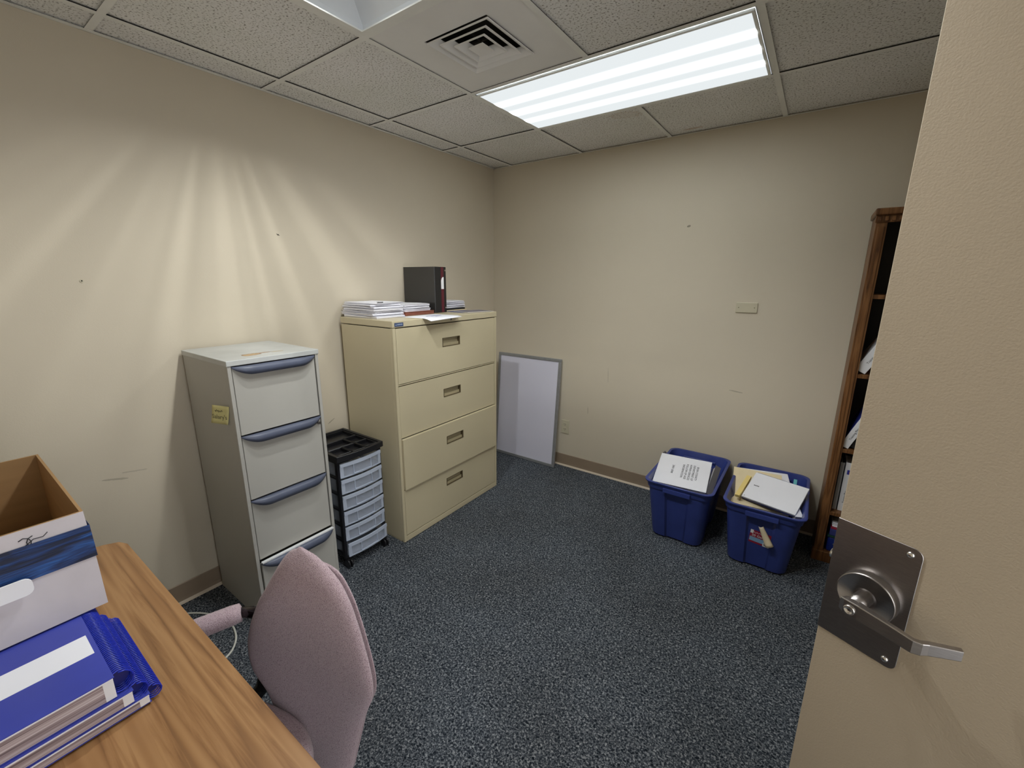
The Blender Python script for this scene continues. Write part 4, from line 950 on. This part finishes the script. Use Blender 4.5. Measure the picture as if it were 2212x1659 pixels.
b_ = MB(); b_.box(0.002, 0.094, 0.012, 0.038, 0.0004, 0.0007, 0, LM); b_.build('light_blue_band', M_lblue, t)
b_ = MB(); b_.box(0.0, 0.014, 0.060, 0.082, 0.0007, 0.001, 0, LM); b_.build('white_patch', M_whitelbl, t)
b_ = MB(); b_.box(0.066, 0.096, 0.0, 0.024, 0.0007, 0.001, 0, LM); wb = b_.build('white_patch', M_whitelbl, t)
b_ = MB()
for k in range(8): b_.box(0.070+k*0.003, 0.0714+k*0.003+0.0006*(k % 3), 0.005, 0.021, 0.001, 0.0012, 0, LM)
b_.build('barcode', M_ink, wb)
text_part('20 Gallon', 0.019, LM @ Matrix.Translation((0.046, 0.050, 0.0010)), M_whitelbl, t, 'lettering')
b_ = MB(); b_.tube([LM @ Vector((0.014+0.004*i, 0.069+0.004*math.sin(i*1.9), 0.0012)) for i in range(14)], 0.0008, 5); b_.build('script_lettering', M_whitelbl, t)
fl = MB(); rings = []
for i in range(9):
    u = i/8; c = Vector((2.208+0.050*u, endwall(0, 0.23)-0.008-0.010*u, 0.270-0.092*u)); r = 0.010+0.008*u; rg = []
    for j in range(10):
        a = -0.6+4.3*j/9; rg.append((c.x+r*math.cos(a), c.y-r*0.9*math.sin(a)+0.0, c.z+r*0.4*math.cos(a)))
    rings.append(rg)
o = len(fl.v)
for rg in rings: fl.v += [Vector(p) for p in rg]
for i in range(8):
    for j in range(9): fl.f.append([o+i*10+j, o+i*10+j+1, o+(i+1)*10+j+1, o+(i+1)*10+j]); fl.mi.append(0); fl.sm.append(True)
fo = fl.build('curled_label', mat('cream_label_back', (0.66, 0.56, 0.38, 1), 0.6)); md = fo.modifiers.new('thickness', 'SOLIDIFY'); md.thickness = 0.0008
tag(fo, 'peeling cream label curled outwards above the sticker on the blue bin', 'label')

# ------------------------------------------------------------------ bookcase
t = thing('bookcase', 'tall dark-stained oak bookcase partly hidden behind the open door', 'bookcase', (2.82, -0.14, 0))
KX0, KX1, KY, KH = 2.458, 3.205, -0.265, 1.850
b_ = MB(); b_.box(KX0, KX0+0.02, KY+0.02, -0.016, 0.0, KH-0.03); b_.build('side_panel', M_oak, t)
b_ = MB(); b_.box(KX1-0.02, KX1, KY+0.02, -0.016, 0.0, KH-0.03); b_.build('side_panel', M_oak, t)
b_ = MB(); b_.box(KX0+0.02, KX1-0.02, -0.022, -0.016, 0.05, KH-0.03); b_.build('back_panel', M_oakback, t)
for xx in (KX0, KX1-0.052):
    b_ = MB(); b_.box(xx, xx+0.042, KY, KY+0.02, 0.06, KH-0.06); b_.box(xx+0.008, xx+0.034, KY-0.004, KY, 0.09, KH-0.08); b_.build('stile', M_oak, t, 0.002, 2)
b_ = MB(); b_.box(KX0-0.004, KX1+0.004, KY-0.006, KY+0.02, KH-0.062, KH-0.03)
for i in range(30): b_.box(KX0+0.004+i*0.025, KX0+0.017+i*0.025, KY-0.012, KY-0.005, KH-0.056, KH-0.036)
b_.build('dentil_rail', M_oak, t, 0.001, 1)
b_ = MB(); b_.box(KX0-0.010, KX1+0.010, KY-0.022, -0.012, KH-0.03, KH); b_.build('crown', M_oak, t, 0.006, 3)
b_ = MB(); b_.box(KX0-0.006, KX1+0.006, KY-0.010, KY+0.02, 0.0, 0.062); b_.box(KX0+0.02, KX1-0.02, KY+0.02, -0.022, 0.045, 0.062); b_.build('plinth', M_oak, t, 0.003, 2)
SZ = (1.458, 1.066, 0.664, 0.300)
for z in SZ:
    b_ = MB(); b_.box(KX0+0.02, KX1-0.02, KY+0.004, -0.022, z-0.020, z); b_.build('shelf', M_oak, t, 0.001, 1)
def shelf_binder(x, y, z, w_, d, h, ang, spine_m, body_m, label, mark=True, group='binders in the bookcase'):
    M = Matrix.Translation((x, y, z)) @ Matrix.Rotation(ang, 4, 'Y')
    t = thing('ring_binder', label, 'binder', (x, y, z), group)
    b_ = MB(); b_.box(0, 0.003, 0.003, d, 0, h, 0, M); b_.build('cover', body_m, t); b_ = MB(); b_.box(w_-0.003, w_, 0.003, d, 0, h, 0, M); b_.build('cover', body_m, t)
    b_ = MB(); b_.box(0, w_, 0, 0.003, 0, h, 0, M); s = b_.build('spine', spine_m, t, 0.001, 1)
    b_ = MB(); b_.box(0.006, w_-0.006, 0.02, d-0.01, 0.008, h-0.01, 0, M); b_.build('pages', M_sheets, t)
    if mark:
        R = M @ Matrix(((0, -1, 0, w_*0.55), (0, 0, -1, -0.0006), (1, 0, 0, h*0.30), (0, 0, 0, 1)))
        text_part('Training Plan', 0.014, R, M_ink, s, 'spine_title')
    return t
zs = SZ[1]
a = math.radians(37)
a = math.radians(27)
shelf_binder(2.484, -0.245, zs+0.0235, 0.050, 0.16, 0.285, a, M_whitelbl, M_whitelbl, 'white binder leaning on the third shelf from the bottom of the bookcase')
# lift so its lower right corner touches the shelf
o = bpy.data.objects
a2 = math.radians(36)
a2 = math.radians(21)
shelf_binder(2.486, -0.245, SZ[2]+0.0142, 0.038, 0.16, 0.28, a2, M_whitelbl, M_blue, 'blue binder with white spine card leaning on the second shelf')
shelf_binder(2.529, -0.235, SZ[2]+0.0115, 0.030, 0.15, 0.28, a2, M_blackm, M_blackm, 'black binder leaning beside the blue one on the second shelf', False)
t1 = shelf_binder(2.507, -0.215, SZ[3]+0.0005, 0.018, 0.16, 0.275, 0, mat('grey_spine', (0.35, 0.35, 0.36, 1), 0.5), M_blackm, 'thin grey binder standing at the left of the lowest shelf', False)
t1 = shelf_binder(2.530, -0.218, SZ[3]+0.0005, 0.036, 0.16, 0.28, 0, M_whitelbl, M_whitelbl, 'white binder with small blue picture standing on the lowest shelf')
mb = MB(); mb.box(2.540, 2.556, -0.2188, -0.2180, SZ[3]+0.215, SZ[3]+0.240); mb.build('picture', M_blue, t1)
mb = MB(); mb.box(2.548, 2.554, -0.2192, -0.2188, SZ[3]+0.222, SZ[3]+0.230); mb.build('picture_detail', M_red, t1)
shelf_binder(2.570, -0.205, SZ[3]+0.0005, 0.040, 0.16, 0.275, 0, M_blackm, M_blackm, 'black binder right of the white one on the lowest shelf', False)
# bottom compartment
def boxthing(name, x0, x1, y0, y1, z0, z1, m, label, cat, bevel=0.004):
    b_ = MB(); b_.box(x0, x1, y0, y1, z0, z1); return tag(b_.build(name, m, None, bevel, 2), label, cat)
bo = boxthing('file_box', 2.512, 2.70, -0.255, -0.05, 0.0625, 0.150, mat('royal_blue_plastic', (0.008, 0.025, 0.20, 1), 0.4), 'small royal blue plastic box at the foot of the bookcase', 'box', 0.010)
b_ = MB(); b_.cyl((2.541, -0.257, 0.112), 0.004, 0.002, 12, axis='Y'); b_.build('rivet', M_chrome, bo)
b_ = MB(); b_.box(2.509, 2.703, -0.258, -0.047, 0.151, 0.158); b_.build('lid', mat('dark_green_lid', (0.01, 0.05, 0.035, 1), 0.5), bo)
boxthing('book', 2.515, 2.70, -0.25, -0.05, 0.1588, 0.196, M_navy, 'thick navy book on the blue plastic box in the bookcase', 'book', 0.002)
boxthing('book', 2.517, 2.70, -0.248, -0.05, 0.1966, 0.206, M_red, 'thin dark red book on the navy book in the bookcase', 'book', 0.001)
o = bundle('plastic_bag', 2.605, -0.145, 0.2066, 0.17, 0.19, 0.030, 0.0, 'crumpled clear plastic bag of papers below the lowest shelf', 'bag', None, 0.01, mat('cloudy_plastic', (0.30, 0.27, 0.25, 1), 0.2, noise=(25, 0.5)))

# ------------------------------------------------------------------ desk
t = thing('desk', 'wood laminate desk with dark edge in the foreground', 'desk', (1.24, -3.10, 0))
TX0, TX1, TY1, TY0, TZ = 0.655, 1.90, -2.737, -3.47, 0.750
b_ = MB()
pr_ = [(TX0+0.055, TY1), (TX1, TY1), (TX1, TY0), (TX0, TY0), (TX0, TY1-0.075), (TX0+0.006, TY1-0.045), (TX0+0.024, TY1-0.012)]
b_.prism(pr_, TZ-0.002, TZ, 0); b_.build('desktop', M_desk, t, 0.0008, 1)
b_ = MB(); b_.prism(pr_, TZ-0.030, TZ-0.0021, 0); b_.build('edge_band', M_deskedge, t)
for nm, q in (('side_panel', (TX0+0.03, TX0+0.055, TY0+0.02, TY1-0.06)), ('side_panel', (TX1-0.055, TX1-0.03, TY0+0.02, TY1-0.06))):
    b_ = MB(); b_.box(*q, 0.0, TZ-0.031); b_.build(nm, M_deskedge, t)
b_ = MB(); b_.box(TX0+0.056, TX1-0.056, TY0+0.03, TY0+0.05, 0.15, TZ-0.031); b_.build('modesty_panel', M_deskedge, t)

# ------------------------------------------------------------------ spiral bound books on the desk
def spiral_book(x1, yc, z0, th, label, k):
    t = thing('spiral_book', label, 'book', (x1-0.14, yc-0.12, z0), 'blue coil-bound books on the desk'); Lx = 0.285; W_ = 0.225; ys_ = yc-0.012
    b_ = MB(); b_.box(x1-Lx, x1, ys_-W_, ys_, z0+0.0015, z0+th-0.0015); b_.build('pages', M_pages, t)
    b_ = MB(); b_.box(x1-Lx-0.002, x1+0.001, ys_-W_, ys_+0.004, z0, z0+0.0013); b_.build('back_cover', M_blue, t)
    b_ = MB(); b_.box(x1-Lx-0.002, x1+0.002, ys_-W_, ys_+0.004, z0+th-0.0013, z0+th); fc = b_.build('front_cover', M_blue, t)
    b_ = MB(); b_.box(x1-0.003, x1+0.0025, ys_-W_, ys_+0.002, z0+th-0.0038, z0+th-0.0014); b_.box(x1-0.012, x1+0.0012, ys_-0.012, ys_+0.002, z0+0.002, z0+th-0.0038); b_.build('top_page', M_paper, t)
    if k == 2:
        b_ = MB(); b_.box(x1-0.160, x1-0.092, ys_-W_, ys_-0.003, z0+th, z0+th+0.0003); lb = b_.build('white_panel', M_paper, fc)
        b_ = MB(); b_.tube([(x1-0.120, ys_-0.150-0.006*i, z0+th+0.001) for i in range(6)], 0.0012, 6); b_.tube([(x1-0.135, ys_-0.152-0.006*i+0.0, z0+th+0.001) for i in range(6)], 0.0012, 6); b_.build('printing', M_ink, lb)
    r = {0: 0.0135, 1: 0.0160, 2: 0.0205}[k]; zc = z0+th/2+(0.0045 if k == 0 else 0.001); turns = 50; N = 12; pts = []
    for i in range(turns*N+1):
        a = 2*PI*i/N; pts.append((x1-0.004-(Lx-0.008)*i/(turns*N), ys_+0.010+r*math.sin(a)*0.95, zc+r*math.cos(a)))
    b_ = MB(); b_.tube(pts, 0.00135, 6); b_.build('coil', M_coil, t)
    b_ = MB(); b_.cyl((x1-Lx+0.012, ys_+0.010, zc), r-0.0050, Lx-0.030, 18, 0, axis='X'); b_.build('coil_core', mat('dark_blue_core', (0.004, 0.008, 0.12, 1), 0.4), t)
    return t
spiral_book(1.380, -2.853, TZ+0.0040, 0.0195, 'blue coil-bound book, bottom of the three on the desk', 0)
spiral_book(1.380, -2.873, TZ+0.0240, 0.0260, 'blue coil-bound book, middle of the three on the desk', 1)
spiral_book(1.376, -2.892, TZ+0.0505, 0.0430, 'blue coil-bound book with a white panel, top of the three on the desk', 2)
b_ = MB(); b_.box(0.66, 1.065, -3.14, -2.885, TZ+0.0005, TZ+0.0960)
tag(b_.build('paper_ream', M_sheets), 'paper pile hidden below the cardboard box on the desk', 'papers')

# ------------------------------------------------------------------ cardboard box
t = thing('cardboard_box', 'open white-faced cardboard box with blue tape around it on the desk', 'cardboard box', (0.86, -3.0, TZ+0.084))
BM_ = Matrix.Translation((1.142, -2.857, TZ+0.0975)) @ Matrix.Rotation(0.0, 4, 'Y')
Lb, Wb, Hb = 0.55, 0.36, 0.206
lean_ = -0.030
def bring(z, i):    # ring of the box outline at height z, inset i; leans a little to -x upwards
    s = lean_*z/Hb; return [(s-i, -i, z), (s-i, -Wb+i, z), (s-Lb+i+0.05*z/Hb, -Wb+i, z), (s-Lb+i+0.05*z/Hb, -i, z)]
b_ = MB(); b_.loft([bring(0, 0), bring(0.11, -0.001), bring(Hb, 0)], 0, BM_, False, True, False)
b_.loft([bring(Hb, 0), bring(Hb, 0.005)], 1, BM_, False, False, False)
b_.loft([bring(Hb, 0.005), bring(0.006, 0.005)], 1, BM_, False, False, True)
b_.build('carton', [M_card_out, M_card_in], t)
b_ = MB()
def tz_(z, i): return bring(z, i)
A0 = tz_(0.108, -0.0035); A1 = tz_(0.176, -0.0035); A0 = [Vector(p) for p in A0]; A1 = [Vector(p) for p in A1]
b_.loft([A0, A1], 0, BM_, False, False, False); bt = b_.build('tape', M_tape, t); md = bt.modifiers.new('thickness', 'SOLIDIFY'); md.thickness = 0.0008
b_ = MB(); s = lean_*0.20/Hb
def onf(y, z): return BM_ @ Vector((lean_*z/Hb+0.0015, y, z))
b_.tube([onf(-0.075-0.006*math.sin(i*0.9)-0.003*i*0.6, 0.182+0.008*math.cos(i*0.9)) for i in range(9)], 0.0009, 6)
b_.tube([onf(-0.055, 0.188), onf(-0.062, 0.182), onf(-0.075, 0.183), onf(-0.088, 0.174)], 0.0008, 6)
b_.build('handwriting', M_ink, t)
b_ = MB(); Rf = BM_ @ Matrix(((0, 0, 1, 0.0045), (1, 0, 0, -0.128), (0, 1, 0, 0.106), (0, 0, 0, 1)))
b_.prism(rrect(0.036, 0.017, 0.012, 4), -0.003, 0.0012, 0, Rf); b_.build('paper_patch', M_whitelbl, t)

# ------------------------------------------------------------------ chair
t = thing('office_chair', 'mauve fabric office chair pushed up to the desk', 'chair', (1.40, -2.78, 0))
nn = Vector((0.27, -0.963, 0)); ee = Vector((0.963, 0.27, 0)); P0 = Vector((1.40, -2.553, 0))
RR = [(0.893, -0.036), (0.884, 0.004), (0.872, 0.030), (0.837, 0.080), (0.79, 0.115), (0.731, 0.142), (0.667, 0.166), (0.618, 0.180), (0.579, 0.180), (0.502, 0.145), (0.374, 0.110), (0.291, 0.088), (0.24, 0.03)]
LL = [(0.893, -0.040), (0.880, -0.070), (0.866, -0.085), (0.823, -0.113), (0.769, -0.146), (0.728, -0.172), (0.667, -0.198), (0.608, -0.214), (0.559, -0.214), (0.519, -0.204), (0.470, -0.166), (0.387, -0.135), (0.318, -0.115), (0.24, -0.05)]
def interp(tb, z):
    for (z0, s0), (z1, s1) in zip(tb, tb[1:]):
        if z <= z0 and z >= z1: return s0+(s1-s0)*((z0-z)/(z0-z1) if z0 != z1 else 0)
    return tb[-1][1] if z < tb[-1][0] else tb[0][1]
def cushion(zs_, d0, d1, shrink, thick_f, thick_b, shift=0.0):
    """lofted pad: section in (along, depth) per height"""
    rings = []
    for z in zs_:
        l, r = interp(LL, z)+shrink, interp(RR, z)-shrink
        if r-l < 0.012: m = (l+r)/2; l, r = m-0.006, m+0.006
        u = (0.893-z)/0.65; vert = math.sin(min(1, max(0.02, (0.897-z)/0.10))*PI/2)**0.7*math.sin(min(1, max(0.02, (z-0.235)/0.08))*PI/2)**0.5
        K = 28; rg = []; c = (l+r)/2; hw = (r-l)/2
        for i in range(K):
            a = 2*PI*i/K; cs, sn = math.cos(a), math.sin(a); x = c+hw*math.copysign(abs(cs)**0.72, cs); th = (thick_f if sn > 0 else thick_b)*vert
            dpt = shift + th*math.copysign(abs(sn)**0.85, sn) - 0.06*((x-c)/0.2)**2*0 
            wrap = 0.020*((x+0.02)/0.19)**2
            rg.append(P0 + ee*x + nn*(dpt+wrap-0.02*((z-0.6)/0.3)) + Vector((0, 0, z)))
        rings.append(rg)
    mb = MB(); mb.loft(rings, 0); return mb
zs_ = [0.893-0.653*((i/34)) for i in range(35)]; zs_ = [0.895, 0.893, 0.889, 0.884] + [0.878-0.636*(i/30) for i in range(31)]
bk = cushion(zs_, 0, 0, 0.0, 0.030, 0.014).build('backrest', M_fab, t)
sd = bk.modifiers.new('smooth', 'SUBSURF'); sd.levels = 1; sd.render_levels = 1
sh = cushion(zs_[5:], 0, 0, 0.004, 0.006, 0.012, -0.016).build('back_shell', M_fab, t)
sd = sh.modifiers.new('smooth', 'SUBSURF'); sd.levels = 1; sd.render_levels = 1
# seat
rings = []
sc_ = Vector((1.345, -2.83, 0))
for z, k in ((0.395, 0.90), (0.402, 0.97), (0.418, 1.0), (0.440, 1.0), (0.455, 0.965), (0.462, 0.88), (0.464, 0.6), (0.464, 0.2)):
    rg = []
    for i in range(36):
        a = 2*PI*i/36; cs, sn = math.cos(a), math.sin(a)
        x = 0.225*k*math.copysign(abs(cs)**0.75, cs); y = 0.215*k*math.copysign(abs(sn)**0.75, sn)
        rg.append(sc_ + ee*x + Vector((-0.27, 0.963, 0))*y + Vector((0, 0, z)))
    rings.append(rg)
mb = MB(); mb.loft(rings, 0); se = mb.build('seat', M_fab, t); sd = se.modifiers.new('smooth', 'SUBSURF'); sd.levels = 1; sd.render_levels = 1
# left arm: chrome bracket from behind the back, padded rest, black upright
mb = MB(); A = Vector((1.232, -2.575, 0.648)); B = Vector((1.155, -2.612, 0.652)); D = (B-A).normalized()
Fr = Vector((1.085, -2.760, 0.640)); 
arm0 = Vector((1.150, -2.622, 0.655)); d_ = (Fr-arm0).normalized()
pts = [arm0 - d_*0.004, arm0, arm0+d_*0.02, arm0+d_*0.08, arm0+d_*0.16, arm0+d_*0.21, arm0+d_*0.218]
mb = MB(); mb.tube(pts, [0.014, 0.0235, 0.0255, 0.026, 0.026, 0.022, 0.010], 18); ar = mb.build('arm_pad', M_fab, t)
mb = MB(); mb.tube([Vector((1.285, -2.560, 0.610)), Vector((1.232, -2.572, 0.640)), Vector((1.190, -2.592, 0.655)), arm0], [0.014, 0.016, 0.017, 0.013], 14); mb.build('arm_bracket', mat('glossy_black_metal', (0.03, 0.022, 0.024, 1), 0.12, 0.6), t)
mb = MB(); a1 = Vector((1.245, -2.585, 0.60)); a2_ = Vector((1.150, -2.600, 0.385)); mb.tube([a1, a1.lerp(a2_, 0.5), a2_, Vector((1.19, -2.72, 0.37)), Vector((1.30, -2.80, 0.37))], 0.019, 10); mb.build('arm_upright', M_blackm, t)
mb = MB(); q0 = P0 + ee*0 + nn*-0.05
mb.tube([Vector((q0.x, q0.y, 0.62)), Vector((q0.x, q0.y, 0.42)), Vector((q0.x+0.01, q0.y-0.05, 0.36)), Vector((1.345, -2.80, 0.36))], 0.016, 10); mb.build('back_support', M_blackm, t)
mb = MB(); mb.cyl((1.345, -2.83, 0.10), 0.026, 0.25, 18); mb.cyl((1.345, -2.83, 0.34), 0.07, 0.052, 18); mb.build('gas_column', M_blackm, t)
mb = MB()
for k in range(5):
    a = 2*PI*k/5+0.4; mb.tube([(1.345, -2.83, 0.115), (1.345+0.15*math.cos(a), -2.83+0.15*math.sin(a), 0.095), (1.345+0.27*math.cos(a), -2.83+0.27*math.sin(a), 0.075)], [0.024, 0.018, 0.013], 10)
mb.build('star_base', M_black, t)
for k in range(5):
    a = 2*PI*k/5+0.4; x, y = 1.345+0.262*math.cos(a), -2.83+0.262*math.sin(a)
    mb = MB(); mb.cyl((x-0.011, y, 0.026), 0.026, 0.022, 16, axis='X'); mb.cyl((x, y, 0.035), 0.006, 0.04, 8); mb.build('caster', M_black, t)

# ------------------------------------------------------------------ white cord on the floor by the desk
ctl = [(0.02, -2.60), (0.10, -2.50), (0.17, -2.447), (0.25, -2.415), (0.339, -2.402), (0.426, -2.418), (0.483, -2.451), (0.512, -2.49), (0.53, -2.56), (0.50, -2.66), (0.44, -2.72)]
pts = []
for i in range(len(ctl)-1):
    p0 = Vector(ctl[max(i-1, 0)]); p1 = Vector(ctl[i]); p2 = Vector(ctl[i+1]); p3 = Vector(ctl[min(i+2, len(ctl)-1)])
    for j in range(6):
        u = j/6; p = 0.5*((2*p1)+(p2-p0)*u+(2*p0-5*p1+4*p2-p3)*u*u+(3*p1-p0-3*p2+p3)*u**3); pts.append((p.x, p.y, 0.0048))
mb = MB(); mb.tube(pts, 0.0042, 8); tag(mb.build('cable', M_cord), 'white cable looping over the carpet under the desk edge', 'cable')
